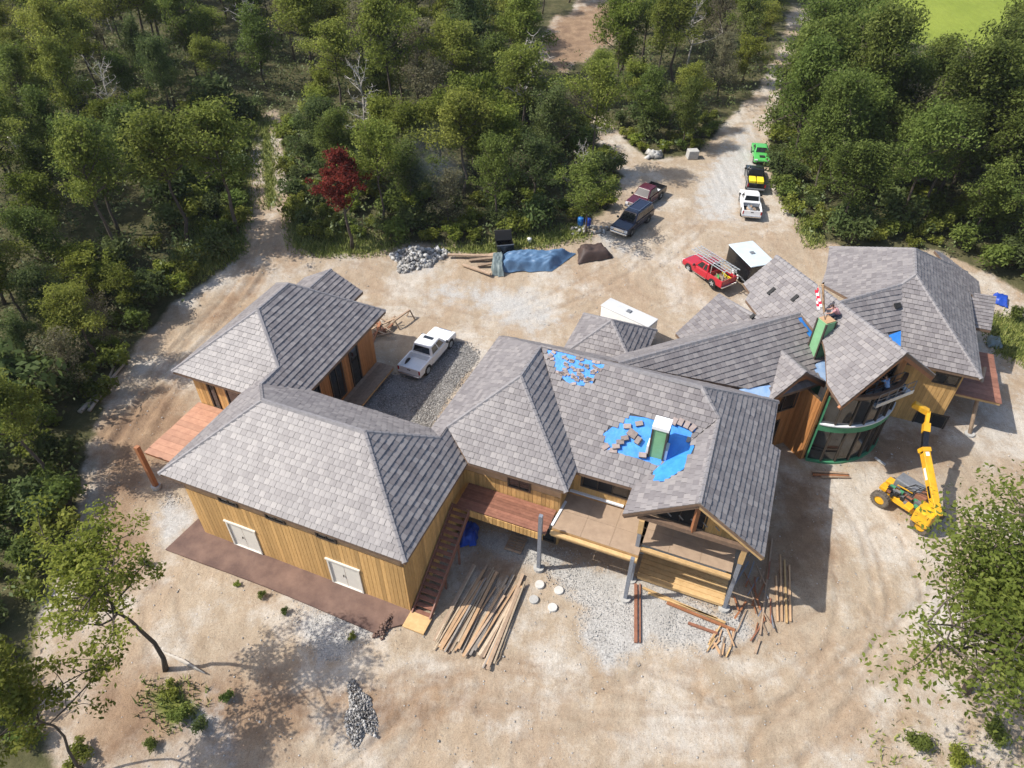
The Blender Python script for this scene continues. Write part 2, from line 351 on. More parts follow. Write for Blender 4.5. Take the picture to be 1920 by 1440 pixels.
def ruts(path, gauge, depth, width):
    """pairs of wheel ruts along a polyline"""
    global gz, rutm
    d = np.full(len(gp), 1e9); pts = path
    for p, q in zip(pts[:-1], pts[1:]):
        e_ = q - p; L = np.hypot(*e_); w = gp - p; t = np.clip((w @ e_) / L ** 2, 0, 1)
        d = np.minimum(d, np.hypot(w[:, 0] - t * e_[0], w[:, 1] - t * e_[1]))
    for g_ in (gauge / 2,):
        k = np.abs(d - g_); rutm = np.maximum(rutm, np.exp(-(k / (width * 1.2)) ** 2) * min(.55, depth / .13)); depth = depth * .7; gz = gz - depth * np.exp(-(k / width) ** 2) + depth * .5 * np.exp(-((k - 2.1 * width) / width) ** 2)
def smooth_path(px, n=40):
    p = gpoly(px); t = np.linspace(0, len(p) - 1, n); out = []
    for u in t:
        i = int(min(max(math.floor(u), 0), len(p) - 2)); f = u - i
        a_, b_, c_, d_ = p[max(i - 1, 0)], p[i], p[i + 1], p[min(i + 2, len(p) - 1)]
        out.append(.5 * ((2 * b_) + (c_ - a_) * f + (2 * a_ - 5 * b_ + 4 * c_ - d_) * f * f + (3 * b_ - a_ - 3 * c_ + d_) * f ** 3))
    return np.array(out)
for px_, g_, dp, w_ in (([(505, 230), (500, 330), (508, 430), (470, 520), (360, 640), (250, 770), (190, 900), (200, 1100)], 1.7, .10, .16),
                        ([(500, 470), (400, 610), (290, 760), (230, 880)], 2.4, .10, .3), ([(460, 520), (330, 690), (230, 830)], 1.2, .10, .25),
                        ([(640, 1400), (760, 1300), (900, 1260), (1100, 1300), (1300, 1290), (1440, 1230), (1600, 1150)], 1.8, .08, .15),
                        ([(1200, 1250), (1300, 1290), (1380, 1330), (1460, 1320), (1600, 1250), (1800, 1050)], .1, .12, .14),
                        ([(900, 1330), (1050, 1310), (1200, 1270)], .1, .09, .2), ([(700, 1440), (790, 1330), (880, 1280)], 1.2, .07, .2),
                        ([(1420, 180), (1370, 330), (1240, 450), (1050, 560), (880, 600), (700, 520), (520, 480)], 1.8, .06, .18),
                        ([(620, 1420), (700, 1350), (800, 1300), (960, 1290), (1150, 1330), (1330, 1380), (1500, 1340), (1640, 1230)], 1.7, .08, .15), ([(1000, 1420), (1200, 1400), (1420, 1400), (1600, 1320), (1700, 1160), (1660, 1010)], 1.8, .07, .15), ([(300, 1120), (330, 1240), (470, 1400)], 1.7, .07, .15), ([(560, 600), (700, 560), (860, 570), (1000, 600), (1100, 570)], 1.7, .06, .16), ([(1370, 330), (1300, 430), (1200, 520), (1260, 560)], 1.8, .055, .18), ([(1500, 900), (1580, 1000), (1600, 1200), (1450, 1420)], 2.0, .07, .16)):
    ruts(smooth_path(px_), g_, dp, w_)
nxg, nyg = len(gx), len(gy)
idx = np.arange(nxg * nyg).reshape(nyg, nxg)
quads = np.stack([idx[:-1, :-1].ravel(), idx[:-1, 1:].ravel(), idx[1:, 1:].ravel(), idx[1:, :-1].ravel()], 1)
m, nt, bs = nodes_of('site_ground'); L = nt.links.new
def nd(t, **kw):
    n = nt.nodes.new(t)
    for k, v in kw.items(): n.inputs[k].default_value = v
    return n
tc = nd('ShaderNodeTexCoord')
def noise(scale, detail=6, stretch=None, rough=.6):
    n = nd('ShaderNodeTexNoise', Scale=scale, Detail=detail, Roughness=rough); s = tc.outputs['Object']
    if stretch:
        mp = nd('ShaderNodeMapping'); mp.inputs['Scale'].default_value = stretch[0]; mp.inputs['Rotation'].default_value = (0, 0, stretch[1]); L(s, mp.inputs[0]); s = mp.outputs[0]
    L(s, n.inputs['Vector']); return n.outputs[0]
def mix(f, a_, b_, t='MIX'):
    n = nt.nodes.new('ShaderNodeMix'); n.data_type = 'RGBA'; n.blend_type = t
    for s, v in ((0, f), (6, a_), (7, b_)):
        if hasattr(v, 'is_linked') or hasattr(v, 'links'): L(v, n.inputs[s])
        else: n.inputs[s].default_value = v if s == 0 else (*v, 1)
    return n.outputs[2]
def sharpen(maskv, nz, lo=.38, hi=.62, amt=.7):
    a1 = nd('ShaderNodeMath'); a1.operation = 'MULTIPLY_ADD'; L(nz, a1.inputs[0]); a1.inputs[1].default_value = amt; L(maskv, a1.inputs[2])
    mr = nd('ShaderNodeMapRange'); mr.interpolation_type = 'SMOOTHSTEP'; L(a1.outputs[0], mr.inputs[0]); mr.inputs[1].default_value = lo + amt / 2; mr.inputs[2].default_value = hi + amt / 2
    return mr.outputs[0]
def crgb(nz, stops): r = ramp(nt, stops); L(nz, r.inputs[0]); return r.outputs[0]
SAND1, SAND2, SAND3 = (.30, .228, .155), (.415, .338, .25), (.525, .455, .362)
sand = crgb(noise(.22, 8), [(.3, SAND1), (.5, SAND2), (.72, SAND3)])
sand = mix(.5, sand, crgb(noise(1.3, 8, rough=.7), [(.3, SAND1), (.55, SAND2), (.75, SAND3)]))
sand = mix(crgb(noise(.5, 7, ((1, .18, 1), R(24))), [(.5, (0, 0, 0)), (.72, (.55, .55, .55))]), sand, (.37, .25, .15))
speck = crgb(noise(26, 3), [(.30, (.50, .48, .46)), (.44, (.95, .95, .95)), (.60, (1.02, 1.02, 1.02)), (.74, (1.22, 1.22, 1.22))])
n_mid, n_fine = noise(.9, 7, rough=.68), noise(5, 5)
a1 = nd('ShaderNodeAttribute'); a1.attribute_name = 'maskA'; s1 = nd('ShaderNodeSeparateColor'); L(a1.outputs['Color'], s1.inputs[0])
a2 = nd('ShaderNodeAttribute'); a2.attribute_name = 'maskB'; s2 = nd('ShaderNodeSeparateColor'); L(a2.outputs['Color'], s2.inputs[0])
grav_l = crgb(noise(9, 5, rough=.75), [(.3, (.34, .33, .31)), (.52, (.45, .435, .41)), (.7, (.55, .535, .505))])
grav_d = crgb(noise(11, 5, rough=.8), [(.3, (.13, .125, .12)), (.5, (.25, .24, .225)), (.7, (.40, .385, .36))])
grasc = crgb(noise(1.6, 6), [(.3, (.085, .10, .022)), (.55, (.15, .17, .04)), (.75, (.25, .24, .075))])
litter = crgb(noise(.8, 7), [(.3, (.050, .055, .022)), (.55, (.095, .090, .042)), (.75, (.15, .13, .07))])
brownc = crgb(noise(.7, 7), [(.3, (.20, .13, .085)), (.6, (.30, .205, .13)), (.8, (.38, .27, .175))])
fieldc = crgb(noise(.05, 8), [(.3, (.17, .22, .03)), (.6, (.24, .29, .045)), (.8, (.30, .31, .08))])
n_big = noise(.11, 9, rough=.7)
sand = mix(crgb(n_big, [(.46, (0, 0, 0)), (.60, (.75, .75, .75))]), sand, crgb(noise(2.2, 7, rough=.75), [(.3, (.26, .18, .115)), (.6, (.37, .275, .19))]))
sand = mix(crgb(noise(.16, 9, rough=.7), [(.48, (0, 0, 0)), (.60, (.8, .8, .8))]), sand, crgb(noise(3.0, 6, rough=.75), [(.3, (.46, .42, .36)), (.7, (.60, .56, .50))]))
sand = mix(crgb(noise(3.2, 8, rough=.8), [(.56, (0, 0, 0)), (.74, (.6, .6, .6))]), sand, (.24, .185, .14))
a3 = nd('ShaderNodeAttribute'); a3.attribute_name = 'rut'
rm_ = nd('ShaderNodeMath'); rm_.operation = 'MULTIPLY'; L(a3.outputs['Fac'], rm_.inputs[0]); L(crgb(n_mid, [(.38, (.15, .15, .15)), (.62, (.9, .9, .9))]), rm_.inputs[1])
sand = mix(rm_.outputs[0], sand, (.25, .175, .115))
col = mix(sharpen(s2.outputs[1], n_mid, .3, .75, .9), sand, brownc)
col = mix(sharpen(s1.outputs[1], n_mid, .32, .68, .9), col, grav_l)
col = mix(sharpen(s1.outputs[0], n_mid, .4, .6, .6), col, grav_d)
col = mix(sharpen(s1.outputs[2], n_mid, .35, .65, .8), col, grasc)
col = mix(sharpen(s2.outputs[0], n_mid, .35, .65, .7), col, litter)
col = mix(sharpen(s2.outputs[2], n_mid, .4, .6, .4), col, fieldc)
col = mix(1.0, col, speck, 'MULTIPLY')
grit = crgb(noise(7.5, 9, rough=.9), [(.36, (.66, .64, .62)), (.48, (.98, .98, .98)), (.56, (1.04, 1.04, 1.04)), (.66, (1.28, 1.28, 1.28))])
col = mix(.55, col, grit, 'MULTIPLY')
col = mix(.45, col, crgb(noise(1.7, 9, ((1, .3, 1), R(-18)), .8), [(.40, (.78, .76, .74)), (.52, (1, 1, 1)), (.64, (1.14, 1.14, 1.14))]), 'MULTIPLY')
L(col, bs.inputs['Base Color']); bs.inputs['Roughness'].default_value = .95; bs.inputs['Specular IOR Level'].default_value = .15
bp = nd('ShaderNodeBump', Strength=.8, Distance=.10); ad = nd('ShaderNodeMath'); ad.operation = 'MULTIPLY_ADD'; L(n_fine, ad.inputs[0]); ad.inputs[1].default_value = .5; L(noise(2.6, 8, None, .75), ad.inputs[2])
L(ad.outputs[0], bp.inputs['Height']); L(bp.outputs[0], bs.inputs['Normal'])
me = fast_mesh('ground', np.stack([gp[:, 0], gp[:, 1], gz], 1), quads, m)
ones = np.ones(len(gp), np.float32)
def put_attr(name, r_, g_, b_):
    at = me.color_attributes.new(name, 'FLOAT_COLOR', 'POINT'); at.data.foreach_set('color', np.stack([r_, g_, b_, ones], 1).astype(np.float32).ravel())
put_attr('maskA', soft(GR_DARK, gp, 1.2), np.maximum(.88 * soft(GR_LIGHT[:4], gp, 2.6), .66 * soft(GR_LIGHT[4:], gp, 5.0)), np.maximum(soft(GRASS[:8], gp, 1.6), .45 * soft(GRASS[8:], gp, 2.5)))
put_attr('maskB', np.clip(.5 - clear_sd / 2.0, 0, 1), .85 * soft(BROWN, gp, 5.0), np.clip(.5 + sdist(FIELD, gp) / 6, 0, 1))
at = me.attributes.new('rut', 'FLOAT', 'POINT'); at.data.foreach_set('value', rutm.astype(np.float32))
me.polygons.foreach_set('use_smooth', np.ones(len(quads), bool))
ground = link('ground', me); tag(ground, 'sandy building site ground with gravel and forest floor', None, None, 'structure')
def gnd(x, y): return float(ground_z(x, y))
def in_clear(x, y, margin=0.0):
    p = np.array([[x, y]]); return max(sdist(CLEAR, p)[0], sdist(CLEAR2, p)[0]) > margin
# loose gravel lying in the courtyard and by the porch, too small to count
def pebble_field(polys, n, s0, s1, name, label, dens_edge=.3, mname='gravel'):
    vs_, fs, ts = [], [], []
    base = np.array([(1, 0, 0), (0, 1, 0), (-1, 0, 0), (0, -1, 0), (0, 0, .7), (0, 0, -.4)]); bf = np.array([(0, 1, 4), (1, 2, 4), (2, 3, 4), (3, 0, 4), (1, 0, 5), (2, 1, 5), (3, 2, 5), (0, 3, 5)])
    lo = np.min([p.min(0) for p in polys], 0); hi = np.max([p.max(0) for p in polys], 0)
    pts = RNG.uniform(lo, hi, (n * 5, 2)); s = np.max([sdist(p, pts) for p in polys], 0)
    pts = pts[s > RNG.uniform(-dens_edge * 3, dens_edge, len(pts)) * .5][:n]
    sc = RNG.uniform(s0, s1, len(pts)) * RNG.choice([.7, 1, 1, 1.6], len(pts)); zz = ground_z(pts[:, 0], pts[:, 1])
    for (x, y), k, z in zip(pts, sc, zz):
        a_ = RNG.uniform(0, 6.28); c_, s_ = math.cos(a_), math.sin(a_); q = base * RNG.uniform(.7, 1.3, 3) * k
        w = np.stack([q[:, 0] * c_ - q[:, 1] * s_ + x, q[:, 0] * s_ + q[:, 1] * c_ + y, q[:, 2] + z + .02], 1)
        fs.append(bf + 6 * len(vs_)); vs_.append(w); ts.append(np.full(6, RNG.random()))
    o = link(name, fast_mesh(name, np.concatenate(vs_), np.concatenate(fs), M[mname], np.concatenate(ts), tri=True)); tag(o, label, 'gravel', None, 'stuff')
pebble_field(GR_DARK, 15000, .02, .048, 'courtyard_gravel', 'coarse grey gravel spread in the courtyard beside the white pickup')
pebble_field(GR_LIGHT[:4], 12000, .012, .03, 'porch_gravel', 'pale crushed gravel spread below the porch', mname='palegravel')
pebble_field([CLEAR[[0, 5, 9, 10, 13, 16, 20, 24, -8, -6, -4, -3, -2]]], 9000, .015, .045, 'scattered_pebbles', 'small stones scattered over the sandy yard', mname='palegravel')

# ------------------------------------------------------------------ the house
A_ = R(-22.2); a = vec(math.cos(A_), math.sin(A_), 0); b = vec(-math.sin(A_), math.cos(A_), 0)      # axes of the main wings
B_ = R(22.5); c = vec(math.cos(B_), math.sin(B_), 0); e = vec(-math.sin(B_), math.cos(B_), 0)       # axes of the great-room wing
house = empty('house', (2, 30, 0), 'large unfinished house with grey tiled hip roofs and golden cedar walls', 'house', world_parts=True)
S = 36; zg = 5.2; zc = 5.5; zM = 6.3; zr = 5.2; zq = 5.1
GF = plane(P(760, 1055, zg), -b, S); GRp = plane(P(760, 1055, zg), a, S); GL = plane(P(300, 885, zg), -a, S)
GBp = plane(ray(688, 810, GF), b, S)
LR = plane(P(582, 733, zg), a, 32); LF = plane(P(322, 696, zg), -b, S); LL = plane(P(322, 696, zg), -a, S)
C1 = plane(P(870, 717, zc), -a, S); C2 = plane(P(1063, 923, zc), -b, S); C3 = plane(P(1063, 923, zc), a, S); C4 = plane(P(1085, 885, zc), -b, 32)
C6 = plane(P(1432, 1045, zc), a, 34.5); C5 = plane(P(1168, 965, zc), -a, 34.5); C7 = plane(ray(1327, 728, C4), b, 34)
CG = (-b, -b @ P(1432, 1045, zc))
MLt = P(1578, 762, zM); MRt = P(1754, 704, zM)
MLp = plane(MLt, -c, 38); MRp = plane(MRt, c, 38); MF = (-e, -e @ MLt)
R1 = plane(P(1300, 642, 7.9), -e, S); R1b = plane(P(1300, 642, 7.9), e, S)
DLt = P(1445, 752, zr); DL = plane(DLt, -c, S); DR = plane(P(1552, 720, zr), c, S); DF = (-e, -e @ DLt)
QCn = P(1841, 710, zq); Q3 = plane(QCn, -b, S); Q4 = plane(QCn, a, S); Q1 = plane(ray(1722, 511, Q3), -a, S)
V = {}
V['F1'] = ix(GF, GL, hz(zg)); V['F2'] = ix(GF, GRp, hz(zg)); V['gR'] = ix(GF, GRp, GBp); V['gL'] = ix(GF, GL, GBp)
V['LK1'] = ix(GL, LR, GBp); V['LK2'] = ix(GL, LR, LF); V['lv'] = ix(LR, GBp, hz(zg)); V['B1'] = ix(LF, LL, hz(zg)); V['B2'] = ix(LF, GL, hz(zg))
V['LA'] = ix(LF, LL, LR); V['LBk'] = V['LA'] + b * 3.2; LBp = plane(V['LBk'], b, 42); V['LC'] = ix(LR, LBp, hz(zg)); V['LD'] = ix(LL, LBp, hz(zg))
V['T1'] = ix(C1, C2, C3); V['T2'] = ix(C1, C3, C7) * .5 + ray(1017, 655, C3) * .5; V['T2'][2] = V['T1'][2]
V['CR'] = ix(C4, C6, C7); V['GBk'] = ray(1348, 785, C6); V['GA'] = ix(C5, C6, CG); V['GLt'] = ix(C5, CG, hz(zc)); V['GRt'] = ix(C6, CG, hz(zc))
V['c45'] = ix(C4, C5, hz(zc)); V['c34'] = ix(C3, C4, hz(zc)); V['c23'] = ix(C2, C3, hz(zc)); V['c12'] = ix(C1, C2, hz(zc))
V['c67'] = ray(1459, 753, C6); V['s1'] = ray(1446, 833, C6); V['s2'] = ray(1463, 845, C6); V['c17'] = P(937, 630, zc)
V['g1'] = ix(GRp, C1, C2); V['g2'] = ray(878, 868, C2); V['g3'] = ix(GRp, GBp, C1); V['g4'] = ix(GBp, C1, hz(zc))
V['MA'] = ix(MLp, MRp, MF); V['MLt'] = MLt; V['MRt'] = ix(MRp, MF, hz(zM)); MBk = (e, e @ P(1459, 479, V['MA'][2])); V['MB'] = ix(MLp, MRp, MBk)
V['Mb1'] = ray(1394, 532, MLp); V['Mb2'] = ray(1406, 549, MLp); V['Mb3'] = ray(1398, 562, MLp); V['N2'] = ray(1425, 597, MLp)
V['rM'] = ix(R1, R1b, MLp); V['rMr'] = ix(R1, R1b, MRp)
V['m1'] = ray(1543, 640, MLp); V['m2'] = ray(1548, 660, MLp); V['m3'] = ray(1551, 719, MLp)
V['r0'] = ix(R1, R1b, C7); V['rv'] = ix(R1, C7, hz(zr))
V['DA'] = ix(DL, DR, DF); V['DB'] = ix(DL, DR, R1); V['Dl0'] = ix(DL, R1, hz(zr)); V['Dr1'] = ix(DR, DF, hz(zr)); V['Dr0'] = ix(DR, R1, hz(zr)); V['Dl1'] = ix(DL, DF, hz(zr))
V['QA'] = ix(Q3, Q4, Q1); V['QB'] = V['QA'] + b * 3.55; Q5 = plane(V['QB'], b, S)
V['q15'] = ix(Q1, Q5, hz(zq)); V['q45'] = ix(Q4, Q5, hz(zq)); V['QC'] = ix(Q3, Q4, hz(zq)); V['q3M'] = ix(Q3, MRp, hz(zq)); V['qR'] = ray(1690, 533, Q3)
V['qv'] = ix(R1, Q3, hz(zq)); V['qh'] = ix(Q1, Q3, hz(7.2))
print('QR', V['qR'], 'rMr', V['rMr'], 'N2', V['N2'], 'GBk', V['GBk'], 'T2', V['T2'])
def rv(n, u, v, pl): V[n] = ray(u, v, pl); return n
ROOF = []     # (name, vertex list, label, exclusions in survey pixels)
def face(pts, label=None, excl=()): ROOF.append(([V[p] if isinstance(p, str) else p for p in pts], label, excl))
BLUE_A = [(1027, 657), (1085, 668), (1138, 681), (1118, 700), (1108, 722), (1070, 722), (1046, 700), (1035, 680)]
BLUE_B = [(1131, 815), (1178, 780), (1218, 785), (1262, 790), (1308, 793), (1302, 812), (1268, 862), (1232, 872), (1195, 858), (1130, 845)]
BLUE_C = [(1292, 815), (1302, 838), (1282, 880), (1245, 903), (1222, 903), (1228, 872), (1262, 850)]
BLUE_D = [(1662, 630), (1706, 614), (1711, 664), (1692, 655)]
PALE_A = [(1385, 730), (1446, 722), (1446, 752), (1400, 742)]
PALE_B = [(1522, 690), (1549, 664), (1551, 722), (1536, 712)]
BLUE_E = [(1493, 592), (1508, 588), (1540, 640), (1528, 650)]
face(['F1', 'F2', 'gR', 'gL'], 'pale front garage slope')
face(['F2', ray(877, 866, GRp), 'g1', 'g3', 'gR'])
face([V['F1'], V['gL'], V['LK1'], V['LK2'], V['B2']])
face(['gL', 'gR', 'g3', 'g4', 'lv', 'LK1'])
face(['B1', 'B2', 'LK2', 'LA'])
face(['LA', 'LK2', 'LK1', 'lv', 'LC', 'LBk'])
face(['B1', 'LA', 'LBk', 'LD']); face(['LBk', 'LC', 'LD'])
# small rear gable of the left wing
er = P(620, 505, 6.5); el = P(673, 554, 5.2); em = er * 2 - el; em[2] = el[2]; em = er + (er - el) * vec(1, 1, 0); em[2] = 5.2
hd = (el - er) * vec(1, 1, 0); hd = a * (hd @ a)
el = er + hd; el[2] = 5.2; em = er - hd; em[2] = 5.2
face([er - b * 4.2, el - b * 4.2, el, er]); face([er, em, em - b * 4.2, er - b * 4.2])
face(['c17', 'T2', 'T1', 'g1', 'g3', 'g4'])
face(['T1', 'g1', 'g2', 'c23'])
face(['T1', 'c23', 'c34', 'T2'])
iC4 = len(ROOF); face(['T2', 'c34', 'c45', 'GBk', 'CR'], None, [BLUE_A, BLUE_B])
iC5 = len(ROOF); face(['GBk', 'c45', 'GLt', 'GA'], None, [BLUE_C])
face(['GA', 'GRt', 's2', 's1', 'c67', 'CR', 'GBk'])
c7a, c7b = ray(1063, 658, C7), ray(1131, 652, C7)
face(['CR', 'c67', V['c67'] + b * .5 - a * 5.0 - Z * .25, V['r0'] - Z * .05, 'T2'])
sBL = P(1095, 588, 5.2); sq = [sBL, sBL - 5.15 * b, sBL + 5.15 * a - 5.15 * b, sBL + 5.15 * a]; sA = sBL + 2.575 * a - 2.575 * b + Z * 1.87
for i in range(4): face([sq[i], sq[(i + 1) % 4], sA])
yb = V['c17'] - b * 1.2
face(['T2', 'r0', V['r0'] + b * 3.4 - Z * 2.4 - a * .4, V['c17'] - Z * .02 + a * .1])
iR1 = len(ROOF); face(['r0', 'rv', 'Dr0', V['Dr0'] + c * 1.4, ray(1549, 690, R1), ray(1545, 640, R1), 'rM'], None, [PALE_A, PALE_B, BLUE_E])
zb = 4.6; rb0 = ix(R1b, C7, hz(zb)); rbM = ix(R1b, MLp, hz(zb))
face(['rM', V['rM'] + e * 2.6 - Z * 1.89, V['r0'] + e * 2.6 - Z * 1.89, 'r0'])
face(['DA', 'DB', 'Dl0', 'Dl1']); face(['DA', 'Dr1', 'Dr0', 'DB'])
iML = len(ROOF); face(['MA', 'MB', 'Mb1', 'Mb2', 'Mb3', 'N2', 'rM', 'm1', 'm2', 'm3', 'MLt'])
mrb = V['MB'] + (V['MRt'] - V['MA'])
face(['MB', 'MA', 'MRt', mrb])
n0 = P(1348, 553, 6.25); n1 = P(1267, 624, 4.9)
face([n0, n1, n1 - e * 2.2 + Z * .0, V['N2'] - c * 1.4 - Z * .9, V['N2']])
face([n0, V['N2'], V['N2'] + c * 1.0 - Z * .8, n0 + c * 1.0 - Z * .8])
iR2 = len(ROOF); face(['rMr', ray(1570, 578, R1), ray(1640, 618, R1), ray(1690, 655, R1), 'qv', 'qR'], None, [BLUE_D])
face(['QA', 'qR', 'qv', 'q3M', 'QC'], None, [])
face(['QA', 'QC', 'q45', 'QB'])
face(['QB', 'q15', V['q15'] - b * 6.0, V['qR'] - a * 2.6 - Z * 1.9, 'qR', 'QA'])
face(['QB', 'q45', 'q15'])
# annexes on the east side of the right wing, and the darker cross slope behind the ridge
x0, x1 = P(1793, 545, 5.0), P(1868, 556, 5.0); x2 = P(1858, 620, 4.2); x3 = P(1795, 608, 4.2)
face([x0, x3, x2, x1])
t0 = P(1560, 474, 5.6); t1 = P(1620, 484, 6.7); t2 = P(1541, 532, 4.7)
face([t0, t2, t1])
qx = V['q45'] - b * 3.6; face([P(1752, 470, 7.2), qx + a * 1.0 - Z * .6, V['q45'] + a * 1.0 - Z * .6, P(1765, 474, 6.8)])

TW, TE = .34, .335          # tile width and exposure
tile_v, tile_f, tile_t = [], [], []
full_tiles = []            # (distance to camera, matrix, slope index)
def in_poly(pt, poly):
    x, y = pt; ins = False; n = len(poly)
    for i in range(n):
        x1_, y1_ = poly[i]; x2_, y2_ = poly[(i + 1) % n]
        if (y1_ > y) != (y2_ > y) and x < (x2_ - x1_) * (y - y1_) / (y2_ - y1_) + x1_: ins = not ins
    return ins
def clip_rect(poly, x0_, x1_, y0_, y1_):
    def cl(p, ax, v, keep_gt):
        o = []
        for i in range(len(p)):
            p1, p2 = p[i], p[(i + 1) % len(p)]
            i1 = (p1[ax] >= v) if keep_gt else (p1[ax] <= v); i2 = (p2[ax] >= v) if keep_gt else (p2[ax] <= v)
            if i1: o.append(p1)
            if i1 != i2:
                t = (v - p1[ax]) / (p2[ax] - p1[ax]); o.append((p1[0] + t * (p2[0] - p1[0]), p1[1] + t * (p2[1] - p1[1])))
        return o
    for ax, v, g_ in ((0, x0_, True), (0, x1_, False), (1, y0_, True), (1, y1_, False)):
        if len(poly) < 3: return []
        poly = cl(poly, ax, v, g_)
    return poly
TB, TH = .062, .012
def tile_verts(w, hgt, tb):   # local: x across, y up-slope, z out of the slope
    return [(-w / 2, 0, 0), (w / 2, 0, 0), (-w / 2, 0, tb * .95), (0, 0, tb), (w / 2, 0, tb * .95), (-w / 2, hgt, TH), (0, hgt, TH + .003), (w / 2, hgt, TH)]
TF = [(2, 3, 6, 5), (3, 4, 7, 6), (0, 1, 4, 3, 2), (0, 2, 5), (1, 7, 4)]
tile_meshes = []
for k in range(4):
    mb = MB(); mb.add(tile_verts(TW - .013, TE + .06, TB + .008 * k), TF); tile_meshes.append(mb.mesh('shingle', M['tile1']))
slopes = []; FIT = {}
for fi, (pts, label, excl) in enumerate(ROOF):
    pts = [np.array(p, float) for p in pts]; n = np.zeros(3)
    for i in range(len(pts)):
        p1, p2 = pts[i], pts[(i + 1) % len(pts)]; n += np.cross(p1, p2)
    if n[2] < 0: pts = pts[::-1]; n = -n
    n /= np.linalg.norm(n); cen = np.mean(pts, 0)
    res = max(abs((p - cen) @ n) for p in pts)
    if res > .08: print('face', fi, 'off plane %.2f' % res, [round(float((p - cen) @ n), 2) for p in pts])
    for p in pts: p[2] = cen[2] - (n[0] * (p[0] - cen[0]) + n[1] * (p[1] - cen[1])) / n[2]
    FIT[fi] = (n, n @ cen)
    d = np.cross(Z, n); d /= np.linalg.norm(d); s = np.cross(n, d)
    o = MB().prism(pts, (0, 0, -.20), 0, 1).build('roof_slope', [M['felt'], M['fascia']], house); slopes.append(o)
    q = [((p - cen) @ d, (p - cen) @ s) for p in pts]
    xs, ys = [p[0] for p in q], [p[1] for p in q]
    j = 0; y = min(ys) - .03
    while y < max(ys):
        x = min(xs) - TW * (.5 if j % 2 else 1.0) + random.uniform(-.02, .02)
        while x < max(xs) + TW:
            ccx, ccy = x, y + TE / 2; w3 = cen + d * ccx + s * ccy
            if excl:
                pxl = pixel(w3)
                if any(in_poly(pxl, ex) for ex in excl): x += TW; continue
            cor = [(x - TW / 2, y), (x + TW / 2, y), (x + TW / 2, y + TE + .06), (x - TW / 2, y + TE + .06)]
            ins = [in_poly((px_ * .999, py_), q) for px_, py_ in cor]
            if all(ins):
                Mx = Matrix(((d[0], s[0], n[0], 0), (d[1], s[1], n[1], 0), (d[2], s[2], n[2], 0), (0, 0, 0, 1)))
                org = cen + d * x + s * y; Mx.translation = Vector(org + n * .006)
                full_tiles.append((np.linalg.norm(org - C0), Mx @ Matrix.Rotation(random.gauss(0, .012), 4, 'Y'), fi))
            else:
                cp = clip_rect(q, x - TW / 2 + .009, x + TW / 2 - .009, y, y + TE + .06)
                if len(cp) >= 3:
                    ar = .5 * abs(sum(cp[i][0] * cp[(i + 1) % len(cp)][1] - cp[(i + 1) % len(cp)][0] * cp[i][1] for i in range(len(cp))))
                    if ar > .006:
                        k0 = len(tile_v); m_ = len(cp)
                        def hh(yy): return TB * (1 - (yy - y) / (TE + .06)) + TH * ((yy - y) / (TE + .06))
                        tp = [cen + d * u + s * w_ + n * hh(w_) for u, w_ in cp]; bt = [cen + d * u + s * w_ + n * .003 for u, w_ in cp]
                        tile_v += tp + bt; t_ = random.random(); tile_t += [t_] * (2 * m_)
                        tile_f.append([k0 + i for i in range(m_)])
                        for i in range(m_): tile_f.append([k0 + i, k0 + m_ + i, k0 + m_ + (i + 1) % m_, k0 + (i + 1) % m_])
            x += TW
        y += TE; j += 1
full_tiles.sort(key=lambda t: t[0])
print('full tiles', len(full_tiles))
for dist, mx, fi in full_tiles[:295]:
    link('shingle', random.choice(tile_meshes), slopes[fi], mx)
for dist, mx, fi in full_tiles[295:]:
    A3 = np.array(mx.to_3x3()); tr = np.array(mx.translation); k0 = len(tile_v)
    for p in tile_verts(TW - .013, TE + .06, TB + random.uniform(0, .024)): tile_v.append(A3 @ np.array(p) + tr)
    tile_f += [[i + k0 for i in f] for f in TF]; tile_t += [random.random()] * 8
me = bpy.data.meshes.new('shingles'); me.from_pydata([tuple(map(float, p)) for p in tile_v], [], tile_f); me.materials.append(M['tile'])
at = me.attributes.new('tint', 'FLOAT', 'POINT'); at.data.foreach_set('value', np.array(tile_t, np.float32)); me.update()
tag(link('shingles', me, house), kind='stuff')
# ridge and hip caps
def caps(p, q, lift=.03):
    p, q = np.asarray(p, float), np.asarray(q, float); L_ = np.linalg.norm(q - p); n = max(1, int(L_ / .4)); mb = MB(); d = (q - p) / L_
    side = np.cross(d, Z); side /= np.linalg.norm(side); up = np.cross(side, d)
    for i in range(n):
        s0, s1 = p + d * (L_ * i / n), p + d * (L_ * (i + 1) / n + .05)
        h0, h1 = lift + .03, lift
        vs_ = [s0 - side * .16 + up * (h0 - .10), s0 - side * .07 + up * (h0 + .02), s0 + side * .07 + up * (h0 + .02), s0 + side * .16 + up * (h0 - .10),
               s1 - side * .15 + up * (h1 - .10), s1 - side * .06 + up * (h1 + .02), s1 + side * .06 + up * (h1 + .02), s1 + side * .15 + up * (h1 - .10)]
        mb.add(vs_, [(0, 4, 5, 1), (1, 5, 6, 2), (2, 6, 7, 3), (0, 1, 2, 3), (7, 6, 5, 4)])
    mb.build('ridge_cap', M['cap'], house)
